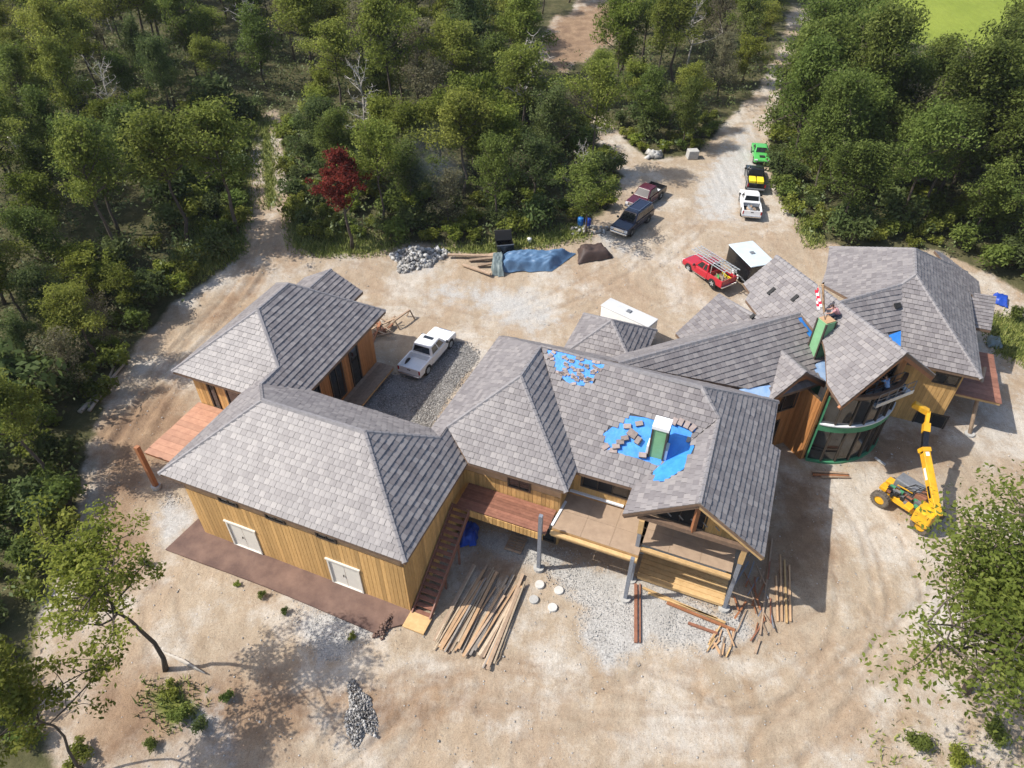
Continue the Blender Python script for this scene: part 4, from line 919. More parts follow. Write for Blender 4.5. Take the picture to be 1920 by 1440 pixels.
def greenhouse(parent, x0b, x1b, x0t, x1t, zb, zt, wb, wt, paint, splits, label_roof=None):
    """cab upper: rear bottom x0b, front bottom x1b, rear top x0t, front top x1t"""
    v = [(x0b, -wb, zb), (x1b, -wb, zb), (x1b, wb, zb), (x0b, wb, zb), (x0t, -wt, zt), (x1t, -wt, zt), (x1t, wt, zt), (x0t, wt, zt)]
    cab = MB().add(v, [(3, 2, 1, 0), (4, 5, 6, 7), (0, 1, 5, 4), (1, 2, 6, 5), (2, 3, 7, 6), (3, 0, 4, 7)]).build('cab', paint, parent); bevel(cab, .11, 4)
    V_ = [np.array(p) for p in v]
    def quad(a0, a1, a2, a3, s0, s1, t0, t1, name):      # bilinear patch on a face, pushed out a little
        def bl(s, t): return (a0 * (1 - s) + a1 * s) * (1 - t) + (a3 * (1 - s) + a2 * s) * t
        n = np.cross(a1 - a0, a3 - a0); n /= np.linalg.norm(n)
        pts = [bl(s0, t0) + n * .012, bl(s1, t0) + n * .012, bl(s1, t1) + n * .012, bl(s0, t1) + n * .012]
        MB().prism(pts, -n * .03).build(name, M['glass'], cab)
    quad(V_[1], V_[2], V_[6], V_[5], .07, .93, .12, .88, 'windscreen')
    quad(V_[3], V_[0], V_[4], V_[7], .09, .91, .18, .82, 'rear_window')
    for a0, a1, a2, a3, fl in ((V_[0], V_[1], V_[5], V_[4], 0), (V_[2], V_[3], V_[7], V_[6], 1)):
        for (s0, s1) in splits:
            if fl: s0, s1 = 1 - s1, 1 - s0
            quad(a0, a1, a2, a3, s0, s1, .15, .86, 'side_window')
    return cab
def lower(parent, prof, hw, paint, name='body', bev=.11):
    n = len(prof); mb = MB(); v = [(x, -hw, z) for x, z in prof] + [(x, hw, z) for x, z in prof]
    mb.add(v, [list(range(n)), list(range(2 * n - 1, n - 1, -1))] + [(i, i + n, (i + 1) % n + n, (i + 1) % n) for i in range(n)])
    return bevel(mb.build(name, paint, parent), bev, 4)
def pickup(label, loc, heading, paint, L_=5.7, W_=1.96, cab=2.25, bedin=None, H_=1.86, rim='alu', trim='chrome', bedwall=None, group=None, roofglass=False, cat='pickup truck', name='pickup_truck'):
    t = empty(name, loc, label, cat, group, heading, 1 / K); hw = W_ / 2; xf = L_ / 2; xr = -L_ / 2
    xc = xf - 1.55; xcb = xc - cab; bz = 1.12 * H_ / 1.86; paint = M[paint]
    lower(t, [(xcb, .42), (xf - .12, .42), (xf, .55), (xf - .02, .86), (xf - .12, .98), (xc + .1, 1.10), (xc - .1, bz), (xcb, bz)], hw, paint)
    greenhouse(t, xcb + .02, xc + .05, xcb + .22, xc - .72, bz - .02, H_, hw - .05, hw - .23, paint, [(.08, .46), (.52, .86)] if cab > 2 else [(.10, .34), (.42, .84)])
    bw = bedwall or paint; bl = xcb - xr
    bed = MB(); bed.box(xr, xcb - .02, -hw, -hw + .12, .48, 1.16); bed.box(xr, xcb - .02, hw - .12, hw, .48, 1.16); bed.box(xcb - .1, xcb - .02, -hw + .12, hw - .12, .5, 1.14)
    bo = bed.build('bed', bw, t)
    bevel(bo, .025, 2)
    MB().box(xr + .09, xcb - .10, -hw + .12, hw - .12, .62, .68).build('bed_floor', M[bedin] if bedin else paint, bo)
    tg = MB().box(xr, xr + .08, -hw + .13, hw - .13, .58, 1.15).build('tailgate', bw, t); bevel(tg, .02)
    MB().box(xr - .012, xr, -.14, .14, .92, 1.0).build('handle', M['blackpaint'], tg)
    bevel(MB().box(xf - .06, xf + .12, -hw + .03, hw - .03, .42, .62).build('bumper', M[trim], t), .03); bevel(MB().box(xr - .14, xr + .02, -hw + .05, hw - .05, .44, .60).build('bumper', M[trim], t), .03)
    MB().box(xf - .05, xf + .03, -.55, .55, .66, .90).build('grille', M[trim] if trim == 'chrome' else M['blackpaint'], t)
    for s_ in (-1, 1):
        MB().box(xf - .10, xf + .02, s_ * (hw - .36), s_ * (hw - .06), .68, .90).build('headlight', M['lamp'], t)
        MB().box(xr - .015, xr + .05, s_ * (hw - .125), s_ * (hw - .005), .74, 1.08).build('tail_light', M['tailred'], t)
        MB().frame_box((xc - .12, s_ * (hw + .12), bz + .08), (.06, 0, 0), (0, .11, 0), (0, 0, .09)).build('mirror', M['blackpaint'], t)
        MB().box(xcb + .1, xc, s_ * (hw + .02), s_ * (hw - .12), .36, .44).build('running_board', M[trim], t)
        for xw in (xf - .95, xr + 1.15):
            arch = MB(); arch.tube([(xw, s_ * (hw - .2), .42), (xw, s_ * (hw + .006), .42)], .47, 18); arch.build('wheel_arch', M['black'], t)
            wheel(t, xw, s_ * (hw - .10), .40, .26, 'black', rim, s_)
    MB().box(xr + .3, xf - .4, -hw + .25, hw - .25, .28, .44).build('chassis', M['black'], t)
    if roofglass: MB().box(xcb + 1.05, xcb + 1.38, -.42, .42, H_ - .01, H_ + .012).build('sunroof', M['glass'], t)
    return t, dict(hw=hw, xf=xf, xr=xr, xcb=xcb, xc=xc)
def gpt(x, y): return vec(x, y, gnd(x, y))
HB = A_ + math.pi / 2
w1, d_ = pickup('white crew cab pickup parked alone on the courtyard gravel', gpt(-6.35, 42.1), R(65), 'white', roofglass=True, bedin='white')
w1.scale = (1.08 / K,) * 3
mt, d_ = pickup('maroon pickup parked nose-in at the wood beside the dark suv', gpt(13.0, 63.9), R(232), 'maroon', L_=5.6, bedwall=M['blackpaint'], bedin='black')
MB().box(d_['xcb'] - .75, d_['xcb'] - .12, -.75, .75, .70, 1.05).build('bed_cover', M['white'], mt)
gp6 = G(1404, 392)
w2, d_ = pickup('white pickup with a full open bed parked nearest on the track', gp6, R(79), 'white', cab=1.75, bedin='black', L_=5.4)
MB().box(d_['xcb'] - .32, d_['xcb'] + .06, -.85, .85, 1.12, 1.22).build('tool_box', M['white'], w2)
for k in range(9): MB().frame_box((random.uniform(d_['xr'] + .3, d_['xcb'] - .7), random.uniform(-.6, .6), random.uniform(.8, 1.0)), (random.uniform(.1, .3), random.uniform(-.1, .1), .05), (-.05, random.uniform(.05, .12), 0), (0, 0, .08)).build('cargo', M[random.choice(['grey', 'oldtimber', 'black', 'alu'])], w2)
gp5 = G(1413, 343)
b1, d_ = pickup('black pickup carrying yellow boxes parked mid-row on the track', gp5, R(78), 'blackpaint', cab=1.75, bedin='black', L_=5.4, trim='grey')
for y0 in (-.42, .42): bevel(MB().box(d_['xr'] + .5, d_['xcb'] - .3, y0 - .36, y0 + .36, .72, 1.22).build('yellow_box', M['yellowbox'], b1), .05)
rt, d_ = pickup('red pickup with an aluminium ladder rack by the black trailer', gpt(16.85, 52.3), R(122), 'redpaint', cab=1.85, bedin='oldtimber', L_=5.3)
rk = MB()
for y0 in (-.72, .72):
    rk.beam((d_['xr'] + .1, y0, 2.05), (d_['xf'] - 1.3, y0, 2.05), .06, .06)
    for x0_ in (d_['xr'] + .2, d_['xcb'] - .15): rk.beam((x0_, y0, 1.1), (x0_, y0, 2.05), .05, .05)
for x0_ in (d_['xr'] + .2, d_['xcb'] - .15, d_['xc'] - .6): rk.beam((x0_, -.74, 2.06), (x0_, .74, 2.06), .05, .05)
rk.build('ladder_rack', M['alu'], rt)
for y0 in (-.45, .30):
    ldr = MB()
    for s_ in (-.2, .2): ldr.beam((d_['xr'] - .4, y0 + s_, 2.15), (d_['xf'] - .5, y0 + s_, 2.15), .04, .09)
    for k in range(15): ldr.beam((d_['xr'] - .2 + .34 * k, y0 - .2, 2.15), (d_['xr'] - .2 + .34 * k, y0 + .2, 2.15), .04, .04)
    lo2 = ldr.build('ladder', M['alu']); lo2.location = rt.location; lo2.rotation_euler = rt.rotation_euler; lo2.scale = rt.scale
    tag(lo2, 'aluminium ladder on the red pickup rack, ' + ('nearer the viewer' if y0 > 0 else 'on the far side next to the trailer'), 'ladder', 'ladders on the red pickup')
for k in range(10): MB().frame_box((random.uniform(d_['xr'] + .3, d_['xcb'] - .4), random.uniform(-.6, .6), random.uniform(.75, .98)), (random.uniform(.1, .35), random.uniform(-.1, .1), .03), (-.04, random.uniform(.04, .1), 0), (0, 0, .07)).build('cargo', M[random.choice(['timber', 'oldtimber', 'yellowbox', 'grey', 'lime'])], rt)
# full-size SUV
sv = empty('sport_utility_vehicle', gpt(11.1, 59.2), 'long dark navy suv parked nose to the wood beside the maroon pickup', 'suv', None, R(233), 1 / K); hw, xf, xr = 1.0, 2.8, -2.8
lower(sv, [(xr, .45), (xf - .12, .45), (xf, .56), (xf - .02, .90), (xf - .12, 1.02), (xf - 1.45, 1.14), (xf - 1.6, 1.18), (xr, 1.18)], hw, M['navy'])
greenhouse(sv, xr + .03, xf - 1.45, xr + .25, xf - 2.25, 1.16, 1.92, hw - .05, hw - .2, M['navy'], [(.04, .30), (.34, .56), (.60, .86)])
for s_ in (-1, 1):
    MB().beam((xr + .4, s_ * .62, 1.97), (xf - 2.6, s_ * .62, 1.97), .04, .04).build('roof_rail', M['chrome'], sv)
    MB().box(xf - .08, xf + .03, s_ * .62, s_ * .95, .68, .92).build('headlight', M['lamp'], sv); MB().box(xr - .02, xr + .04, s_ * .84, s_ * .99, .8, 1.15).build('tail_light', M['tailred'], sv)
    MB().frame_box((xf - 1.65, s_ * (hw + .12), 1.26), (.06, 0, 0), (0, .11, 0), (0, 0, .09)).build('mirror', M['blackpaint'], sv)
    for xw in (xf - 1.0, xr + 1.15):
        MB().tube([(xw, s_ * (hw - .2), .42), (xw, s_ * (hw + .006), .42)], .47, 18).build('wheel_arch', M['black'], sv); wheel(sv, xw, s_ * (hw - .1), .40, .26, 'black', 'chrome', s_)
MB().box(xr + .35, xr + .41, -.8, .8, 1.925, 1.95).build('roof_bar', M['chrome'], sv); MB().box(-.1, -.04, -.8, .8, 1.925, 1.95).build('roof_bar', M['chrome'], sv)
MB().box(xf - .03, xf + .04, -.58, .58, .66, .94).build('grille', M['chrome'], sv); bevel(MB().box(xf - .05, xf + .13, -.95, .95, .44, .62).build('bumper', M['chrome'], sv), .03); bevel(MB().box(xr - .13, xr, -.95, .95, .44, .62).build('bumper', M['grey'], sv), .03)
# green coupe
gc = empty('coupe', G(1424, 296), 'lime green coupe parked farthest up the track under the trees', 'car', None, R(-100), 1 / K); hw, xf, xr = .92, 2.3, -2.3
lower(gc, [(xr, .32), (xf - .1, .30), (xf, .42), (xf - .05, .66), (xf - .5, .80), (xf - 1.5, .92), (xr + .9, .96), (xr, .90)], hw, M['lime'])
greenhouse(gc, xr + .55, xf - 1.45, xr + 1.35, xf - 2.3, .92, 1.36, hw - .08, hw - .28, M['lime'], [(.18, .48), (.54, .84)])
bevel(MB().box(xf - .03, xf + .05, -.6, .6, .34, .52).build('grille', M['black'], gc), .02); MB().box(xf - .95, xf - .45, -.3, .3, .82, .90).build('hood_scoop', M['black'], gc)
for s_ in (-1, 1):
    MB().box(xf - .22, xf - .02, s_ * .52, s_ * .86, .58, .70).build('headlight', M['lamp'], gc); MB().frame_box((xf - 1.7, s_ * 1.02, 1.0), (.06, 0, 0), (0, .1, 0), (0, 0, .06)).build('mirror', M['blackpaint'], gc)
    for xw in (xf - .85, xr + .85):
        MB().tube([(xw, s_ * .72, .36), (xw, s_ * (hw + .006), .36)], .39, 18).build('wheel_arch', M['black'], gc); wheel(gc, xw, s_ * .83, .34, .24, 'black', 'grey', s_)
# box trailers
def trailer(label, c0, c1, c2, z1, roofm, sidem, nose=True):
    """c0-c1 long roof edge, c1-c2 short roof edge (plan points)"""
    cen = (c0 + c2) / 2; lx = c1 - c0; L_ = np.linalg.norm(lx[:2]); lx = lx / np.linalg.norm(lx); lx[2] = 0; ly = np.cross(Z, lx); W_ = abs((c2 - c1) @ ly)
    g0 = gnd(cen[0], cen[1]); t = empty('box_trailer', (cen[0], cen[1], g0), label, 'trailer', None, math.atan2(lx[1], lx[0])); h = z1 - g0
    bevel(MB().box(-L_ / 2, L_ / 2, -W_ / 2, W_ / 2, .45, h - .05).build('body', M[sidem], t), .12); bevel(MB().box(-L_ / 2 - .03, L_ / 2 + .03, -W_ / 2 - .03, W_ / 2 + .03, h - .10, h).build('roof', M[roofm], t), .045)
    MB().box(-.2, .15, -.15, .2, h, h + .09).build('roof_vent', M['grey'], t)
    for s_ in (-1, 1):
        for x in (-.4, .4): wheel(t, x, s_ * (W_ / 2 - .08), .3, .2, 'black', 'white', s_)
        MB().box(-L_ / 2 - .02, L_ / 2 + .02, s_ * (W_ / 2 + .015), s_ * (W_ / 2 - .01), .42, .52).build('trim', M['alu'], t)
    tn = MB().beam((-L_ / 2, .5, .45), (-L_ / 2 - 1.1, 0, .42), .08, .1); tn.beam((-L_ / 2, -.5, .45), (-L_ / 2 - 1.1, 0, .42), .08, .1); tn.build('tongue', M['black'], t)
    MB().box(L_ / 2, L_ / 2 + .02, -W_ / 2 + .08, W_ / 2 - .08, .5, h - .15).build('rear_door', M[sidem], t)
    return t
trailer('long white box trailer with a pale roof behind the small hip roof', P(1123, 570, 2.3), P(1212, 611, 2.3), P(1238, 600, 2.3), 2.3, 'offwhite', 'white')
M['paleroof'] = mat('pale_trailer_roof', (.55, .63, .68), (.48, .56, .61), .4, 2)
trailer('black box trailer with a bluish-white roof beside the red pickup', P(1375, 466, 3.0), P(1418, 509, 3.0), P(1446, 484, 3.0), 3.0, 'paleroof', 'blackpaint')

# ------------------------------------------------------------------ yellow boom lift with its platform
tb = empty('telescopic_boom_lift', (23.75, 27.35, 0), 'yellow telescopic boom lift raised to the right gable', 'boom lift', world_parts=True)
hd_ = R(128); fx = vec(math.cos(hd_), math.sin(hd_), 0); fy = vec(-math.sin(hd_), math.cos(hd_), 0); tc0 = vec(23.75, 27.35, 0)
chs = MB().frame_box(tc0 + Z * .75, fx * 1.55, fy * .45, Z * .22).build('chassis', M['yellow'], tb); bevel(chs, .05)
def bigwheel(x, y):
    p = tc0 + fx * x + fy * y; r, w_ = .54, .36; n = 22; mb = MB(); prof = [(.55, -.5), (.9, -.5), (1, -.36), (1, .36), (.9, .5), (.55, .5)]
    for k in range(n):
        t = 2 * math.pi * k / n
        for rr, yy in prof: mb.v.append(tuple(p + fy * yy * w_ + (fx * math.cos(t) + Z * math.sin(t)) * rr * r + Z * r))
    for k in range(n):
        for j in range(5): k2 = (k + 1) % n; mb.f.append([k * 6 + j, k * 6 + j + 1, k2 * 6 + j + 1, k2 * 6 + j]); mb.m.append(0)
    for k in range(n):
        t = 2 * math.pi * (k + .5) / n; rad = fx * math.cos(t) + Z * math.sin(t); tg = -fx * math.sin(t) + Z * math.cos(t)
        mb.frame_box(p + Z * r + rad * r * 1.0, rad * .03, tg * .035, fy * w_ * .4)
    wo = mb.build('wheel', M['dirtyrubber'], tb); sg = 1 if y > 0 else -1
    rm = MB().tube([p + fy * sg * w_ * .1 + Z * r, p + fy * sg * w_ * .36 + Z * r], r * .56, 16); rm.tube([p + fy * sg * w_ * .36 + Z * r, p + fy * sg * w_ * .44 + Z * r], r * .22, 10); rm.build('rim', M['yellow'], wo)
for x in (-1.25, 1.3):
    for y in (-.82, .82): bigwheel(x, y)
bevel(MB().frame_box(tc0 + fx * .55 - fy * .55 + Z * 1.45, fx * .75, fy * .42, Z * .32).build('engine_cover', M['grey'], tb), .06)
bevel(MB().frame_box(tc0 - fx * .35 - fy * .5 + Z * 1.35, fx * .32, fy * .45, Z * .36).build('hydraulic_tank', M['rust'], tb), .04)
for k in range(34): MB().frame_box(tc0 + fx * random.uniform(-.9, 1.3) + fy * random.uniform(0, .5) + Z * random.uniform(1.0, 1.35), fx * random.uniform(.06, .2), fy * random.uniform(.05, .12), Z * random.uniform(.05, .14)).build('engine_part', M[random.choice(['black', 'grey', 'black', 'greensheath', 'blackpaint', 'rust'])], tb)
for x_, y_ in ((1.5, .35), (1.5, -.35), (-.2, .65)): bevel(MB().frame_box(tc0 + fx * x_ + fy * y_ + Z * 1.12, fx * .22, fy * .26, Z * .12).build('fender', M['yellow'], tb), .03)
tur = P(1745, 965, 1.6); bevel(MB().frame_box(vec(tur[0] - .15, tur[1] + .15, 1.35), fx * .5, fy * .5, Z * .5).build('turntable', M['yellow'], tb), .08)
bq = P(1752, 940, 2.2); e1 = P(1733, 842, 3.7); e2 = P(1737, 795, 4.35); e3 = P(1741, 772, 4.75); hdp = P(1712, 757, 5.0)
bq0 = bq - (e1 - bq) * .28
bevel(MB().beam(bq0, e1, .42, .48).build('boom_base_section', M['yellow'], tb), .04)
MB().beam(e1 - (e1 - bq) * .06, e1 + (e1 - bq) * .02, .50, .56).build('boom_collar', M['yellow'], tb)
MB().beam(e1 - (e2 - e1) * .2, e2, .30, .36).build('boom_mid_section', M['blackpaint'], tb); MB().beam(e2 - (e2 - e1) * .35, e2, .36, .42).build('boom_collar', M['yellow'], tb)
jb = MB().beam(e2, e3, .2, .24).build('boom_tip', M['yellow'], tb); bevel(MB().beam(e3 - Z * .05, hdp, .34, .40).build('jib_head', M['yellow'], tb), .06)
MB().tube([bq0 - vec(.1, .1, .2), bq0 + (e1 - bq0) * .45 - Z * .3], .09, 10).build('lift_cylinder', M['chrome'], tb)
for k in range(5):
    h0_ = tc0 + fx * random.uniform(-.3, .8) + Z * 1.4; h1_ = bq + (e1 - bq) * random.uniform(.05, .2); MB().tube([h0_, (h0_ + h1_) / 2 + Z * random.uniform(-.2, .4) + fx * .2, h1_], .022, 6).build('hose', M['black'], tb, True)
bd_ = (e1 - bq0) / np.linalg.norm(e1 - bq0); bs_ = np.cross(bd_, Z); bs_ /= np.linalg.norm(bs_)
for t in (.35, .62): MB().frame_box(bq0 + (e1 - bq0) * t - bs_ * .214, bd_ * .35, bs_ * .004, np.cross(bs_, bd_) * .11).build('decal', M['blackpaint'] if t < .5 else M['white'], tb)
MB().frame_box(e1 - bd_ * .35 + np.cross(bs_, bd_) * .25, bd_ * .12, bs_ * .1, np.cross(bs_, bd_) * .006).build('decal', M['white'], tb)
MB().beam(tc0 + Z * 1.6 + fx * .1, tc0 + Z * 1.6 + fx * 1.0 + fy * .1, .05, .05).build('guard_rail', M['yellow'], tb)
pl0, pl1, pl2 = P(1642, 763, 5.0), P(1712, 735, 5.0), P(1622, 743, 5.0); pd = pl1 - pl0; pL = np.linalg.norm(pd); pd /= pL; ps = np.cross(Z, pd); pz = 4.95; pW = max(1.0, (pl2 - pl0) @ ps); pc0 = (pl0 + pl1) / 2 * vec(1, 1, 0) + ps * pW / 2; print('platform', pL, pW)
plat = empty('work_platform', (pc0[0], pc0[1], pz), 'grey work platform with rails held up by the boom under the gable', 'platform', world_parts=True)
MB().frame_box(pc0 + Z * pz, pd * pL / 2, ps * pW / 2, Z * .05).build('floor', M['alu'], plat)
for s_ in (-1, 1): MB().frame_box(pc0 + ps * s_ * (pW / 2 + .012) + Z * (pz + .1), pd * pL / 2, ps * .012, Z * .15).build('toe_board', M['alu'], plat)
for s_ in (-1, 1):
    for t in np.linspace(-1, 1, 5): MB().beam(pc0 + pd * t * pL / 2 * .97 + ps * s_ * (pW / 2 - .04) + Z * pz, pc0 + pd * t * pL / 2 * .97 + ps * s_ * (pW / 2 - .04) + Z * (pz + .95), .04, .04, up=pd).build('rail_post', M['grey'], plat)
    for h_ in (.5, .95): MB().beam(pc0 - pd * pL / 2 * .97 + ps * s_ * (pW / 2 - .04) + Z * (pz + h_), pc0 + pd * pL / 2 * .97 + ps * s_ * (pW / 2 - .04) + Z * (pz + h_), .04, .04).build('rail', M['grey'], plat)
for k in range(12):
    q = pc0 + pd * random.uniform(.0, .48) * pL + ps * random.uniform(-.4, .4) + Z * (pz + .12); MB().frame_box(q, pd * random.uniform(.05, .22), ps * random.uniform(.04, .1), Z * .06).build('tool', M[random.choice(['black', 'blackpaint', 'grey', 'white', 'redtimber'])], plat)

# ------------------------------------------------------------------ people
def person(label, J, shirt, trousers, face_dir, shoes='black'):
    """J: world joints in survey units; body one skin surface coloured by garment, hands with fingers"""
    root = J['pelvis'] * vec(1, 1, 0) + Z * min(J['ankL'][2], J['ankR'][2])
    t = empty('person', root, label, 'person', world_parts=True); u = 1 / K
    names = ['pelvis', 'waist', 'chest', 'neck', 'head', 'shL', 'elL', 'wrL', 'shR', 'elR', 'wrR', 'hipL', 'knL', 'ankL', 'toeL', 'hipR', 'knR', 'ankR', 'toeR']
    ed = [('pelvis', 'waist'), ('waist', 'chest'), ('chest', 'neck'), ('neck', 'head'), ('chest', 'shL'), ('shL', 'elL'), ('elL', 'wrL'), ('chest', 'shR'), ('shR', 'elR'), ('elR', 'wrR'), ('pelvis', 'hipL'), ('hipL', 'knL'), ('knL', 'ankL'), ('ankL', 'toeL'), ('pelvis', 'hipR'), ('hipR', 'knR'), ('knR', 'ankR'), ('ankR', 'toeR')]
    rad = dict(pelvis=.14, waist=.125, chest=.15, neck=.055, head=.10, shL=.07, elL=.045, wrL=.03, shR=.07, elR=.045, wrR=.03, hipL=.095, knL=.06, ankL=.042, toeL=.035, hipR=.095, knR=.06, ankR=.042, toeR=.035)
    co = [J[n] for n in names]; ei = [(names.index(p), names.index(q)) for p, q in ed]
    for h, w_, el_ in (('L', 'wrL', 'elL'), ('R', 'wrR', 'elR')):
        d = J[w_] - J[el_]; d /= np.linalg.norm(d); sd_ = np.cross(d, Z); sd_ = sd_ / (np.linalg.norm(sd_) + 1e-6); up = np.cross(sd_, d)
        pi = len(co); co.append(J[w_] + d * .08 * u); ei.append((names.index(w_), pi)); rad[pi] = .028
        for k, (sp, ln) in enumerate(((-.03, .075), (-.01, .09), (.01, .085), (.03, .07))):
            j1 = len(co); co.append(co[pi] + (d * .04 + sd_ * sp) * u); ei.append((pi, j1)); rad[j1] = .009
            j2 = len(co); co.append(co[j1] + (d * ln * .7 - up * .03) * u); ei.append((j1, j2)); rad[j2] = .008
        j1 = len(co); co.append(J[w_] + (d * .05 + sd_ * .05) * u); ei.append((pi, j1)); rad[j1] = .010
    me = bpy.data.meshes.new('body'); me.from_pydata([tuple(p) for p in co], ei, [])
    o = link('body', me, t); sk = o.modifiers.new('skin', 'SKIN'); sk.use_smooth_shade = True
    sv_ = me.skin_vertices[0].data
    for i in range(len(co)):
        r_ = rad[names[i]] if i < len(names) else rad[i]; sv_[i].radius = (r_ * u, r_ * u); sv_[i].use_root = (i == 0)
    sb = o.modifiers.new('sub', 'SUBSURF'); sb.levels = 2; sb.render_levels = 2
    me.materials.append(M['skin'])
    def sleeve(name, chain, rr, m_): MB().tube([J[p] if isinstance(p, str) else p for p in chain], [r_ * u for r_ in rr], 10).build(name, M[m_], t, True)
    sleeve('shirt', ['pelvis', 'waist', 'chest', J['chest'] * .45 + J['neck'] * .55], [.165, .16, .19, .10], shirt)
    for s_ in 'LR':
        sleeve('sleeve', [J['chest'] * .35 + J['sh' + s_] * .65, 'sh' + s_, J['sh' + s_] * .4 + J['el' + s_] * .6], [.10, .095, .07], shirt)
        sleeve('trouser_leg', [J['pelvis'] * .7 + J['hip' + s_] * .3, 'hip' + s_, 'kn' + s_, 'ank' + s_], [.13, .125, .085, .07], trousers)
        q = J['toe' + s_] - J['ank' + s_]; MB().tube([J['ank' + s_] - q * .25, J['ank' + s_] + q * .4, J['toe' + s_] + q * .2], [.05 * u, .055 * u, .04 * u], 10).build('shoe', M[shoes], t, True)
    f = face_dir / np.linalg.norm(face_dir); hd2 = J['head']; sdv = np.cross(f, Z); hr = .105 * u; upv = np.cross(sdv, f)
    hm = MB(); n1, n2 = 8, 12
    for i in range(n1 + 1):
        ph = math.pi * .62 * i / n1
        for k in range(n2): th = 2 * math.pi * k / n2; hm.v.append(tuple(hd2 + upv * .015 + (upv * math.cos(ph) + (sdv * math.cos(th) + f * math.sin(th) * (1 if math.sin(th) < 0 else .82)) * math.sin(ph)) * hr * 1.12))
    for i in range(n1):
        for k in range(n2): hm.f.append([i * n2 + k, i * n2 + (k + 1) % n2, (i + 1) * n2 + (k + 1) % n2, (i + 1) * n2 + k]); hm.m.append(0)
    hm.build('hair', M['hair'], t, True)
    fm = MB(); fm.frame_box(hd2 + f * hr * 1.1 - upv * .01, f * .02, sdv * .012, upv * .02); fm.build('nose', M['skin'], t)
    for s_ in (-1, 1):
        MB().frame_box(hd2 + f * hr * 1.0 + sdv * s_ * .035 + upv * .01, f * .01, sdv * .012, upv * .008).build('eye', M['black'], t); MB().frame_box(hd2 + sdv * s_ * hr * 1.05, f * .02, sdv * .012, upv * .03).build('ear', M['skin'], t)
    MB().frame_box(hd2 + f * hr * .95 - upv * .05, f * .012, sdv * .025, upv * .006).build('mouth', M['tailred'], t)
    return t
u_ = 1 / K
def standing(base, f, crouch=0.0, lean=.25, arms=(.5, .2)):
    f = f / np.linalg.norm(f); s_ = np.cross(f, Z); J = {}
    hp = .92 * (1 - crouch) + .35 * crouch
    J['pelvis'] = base + Z * hp * u_ - f * (.10 * lean + .25 * crouch) * u_; up = Z * math.cos(lean) + f * math.sin(lean)
    J['waist'] = J['pelvis'] + up * .18 * u_; J['chest'] = J['pelvis'] + up * .42 * u_; J['neck'] = J['pelvis'] + up * .60 * u_; J['head'] = J['neck'] + (up * .17 + f * .05) * u_
    for n_, k in (('L', -1), ('R', 1)):
        J['sh' + n_] = J['chest'] + (up * .08 + s_ * .19 * k) * u_; J['el' + n_] = J['sh' + n_] + (-Z * .22 + f * arms[0] * .35 + s_ * .06 * k) * u_; J['wr' + n_] = J['el' + n_] + (-Z * (.18 - arms[1]) + f * .18) * u_
        J['hip' + n_] = J['pelvis'] + (s_ * .10 * k - Z * .04) * u_; J['ank' + n_] = base + (s_ * .12 * k + Z * .09) * u_; J['toe' + n_] = J['ank' + n_] + (f * .16 - Z * .04) * u_
        J['kn' + n_] = (J['hip' + n_] + J['ank' + n_]) / 2 + (f * (.05 + .33 * crouch) + Z * (.10 * crouch)) * u_
    return J
pb_ = pc0 - pd * pL * .16 + Z * (pz + .05)
person('worker in a light blue shirt bending over on the raised platform', standing(pb_, e, 0, .55, (.7, .1)), 'shirtblue', 'denim', e)
pr, d, s, n = on_slope(1561, 600, MLp, .07)
person('worker in a faded pink shirt crouching on the roof behind the green chimney', standing(pr, -c * .6 + e * .4, .75, .7, (.6, .15)), 'shirtpink', 'denim', -c * .6 + e * .4, 'white')

# ------------------------------------------------------------------ things on the roof by the rear chimney
fb = vec(rc[0], rc[1], zt2); fl = empty('flag', fb + Z * .05, 'red and white striped flag hanging from a tilted pole on the chimney', 'flag', world_parts=True)
ftop = P(1534, 533, zt2 + 1.6); fbot = fb + Z * .05 - c * .2
MB().tube([fbot, ftop], .025, 8).build('flag_pole', M['oldtimber'], fl, True)
fd = (ftop - fbot) / np.linalg.norm(ftop - fbot)
for k in range(6):
    mb = MB(); NN = 8
    for i in range(NN + 1):
        for j in (0, 1):
            t = .90 - .085 * (k + j) ; q = fbot + (ftop - fbot) * t - c * (.03 + .22 * i / NN) + e * .07 * math.sin(i * 1.3 + k * .7) - Z * .22 * (i / NN) ** 1.3
            mb.v.append(tuple(q))
    for i in range(NN): mb.f.append([2 * i, 2 * i + 1, 2 * i + 3, 2 * i + 2]); mb.m.append(0)
    so = mb.build('stripe', M['flagred'] if k % 2 == 0 else M['flagwhite'], fl); sm = so.modifiers.new('solid', 'SOLIDIFY'); sm.thickness = .012
p, d, s, n = on_slope(1545, 585, MLp, .02)
bt_ = P(1543, 533, p[2] + 1.9)
o = MB().beam(p, bt_, .16, .05, up=c).build('upright_board', M['sheath']); tag(o, 'pale board standing upright on the roof behind the rear chimney', 'board')
p, d, s, n = on_slope(1533, 650, R1, .0)
mb = MB(); nn_, mm_ = 8, 12
for i in range(nn_ + 1):
    for k in range(mm_):
        th = 2 * math.pi * k / mm_; ph = math.pi * i / nn_; w_ = 1 + .25 * math.sin(3 * th + i) * math.sin(ph); mb.v.append(tuple(p + n * (.16 + .2 * math.cos(ph)) + (d * math.cos(th) * .3 + s * math.sin(th) * .22) * math.sin(ph) * w_))
for i in range(nn_):
    for k in range(mm_): mb.f.append([i * mm_ + k, (i + 1) * mm_ + k, (i + 1) * mm_ + (k + 1) % mm_, i * mm_ + (k + 1) % mm_]); mb.m.append(0)
o = mb.build('sack', M['white'], None, True); tag(o, 'crumpled white sack on the tiles below the rear chimney', 'sack')

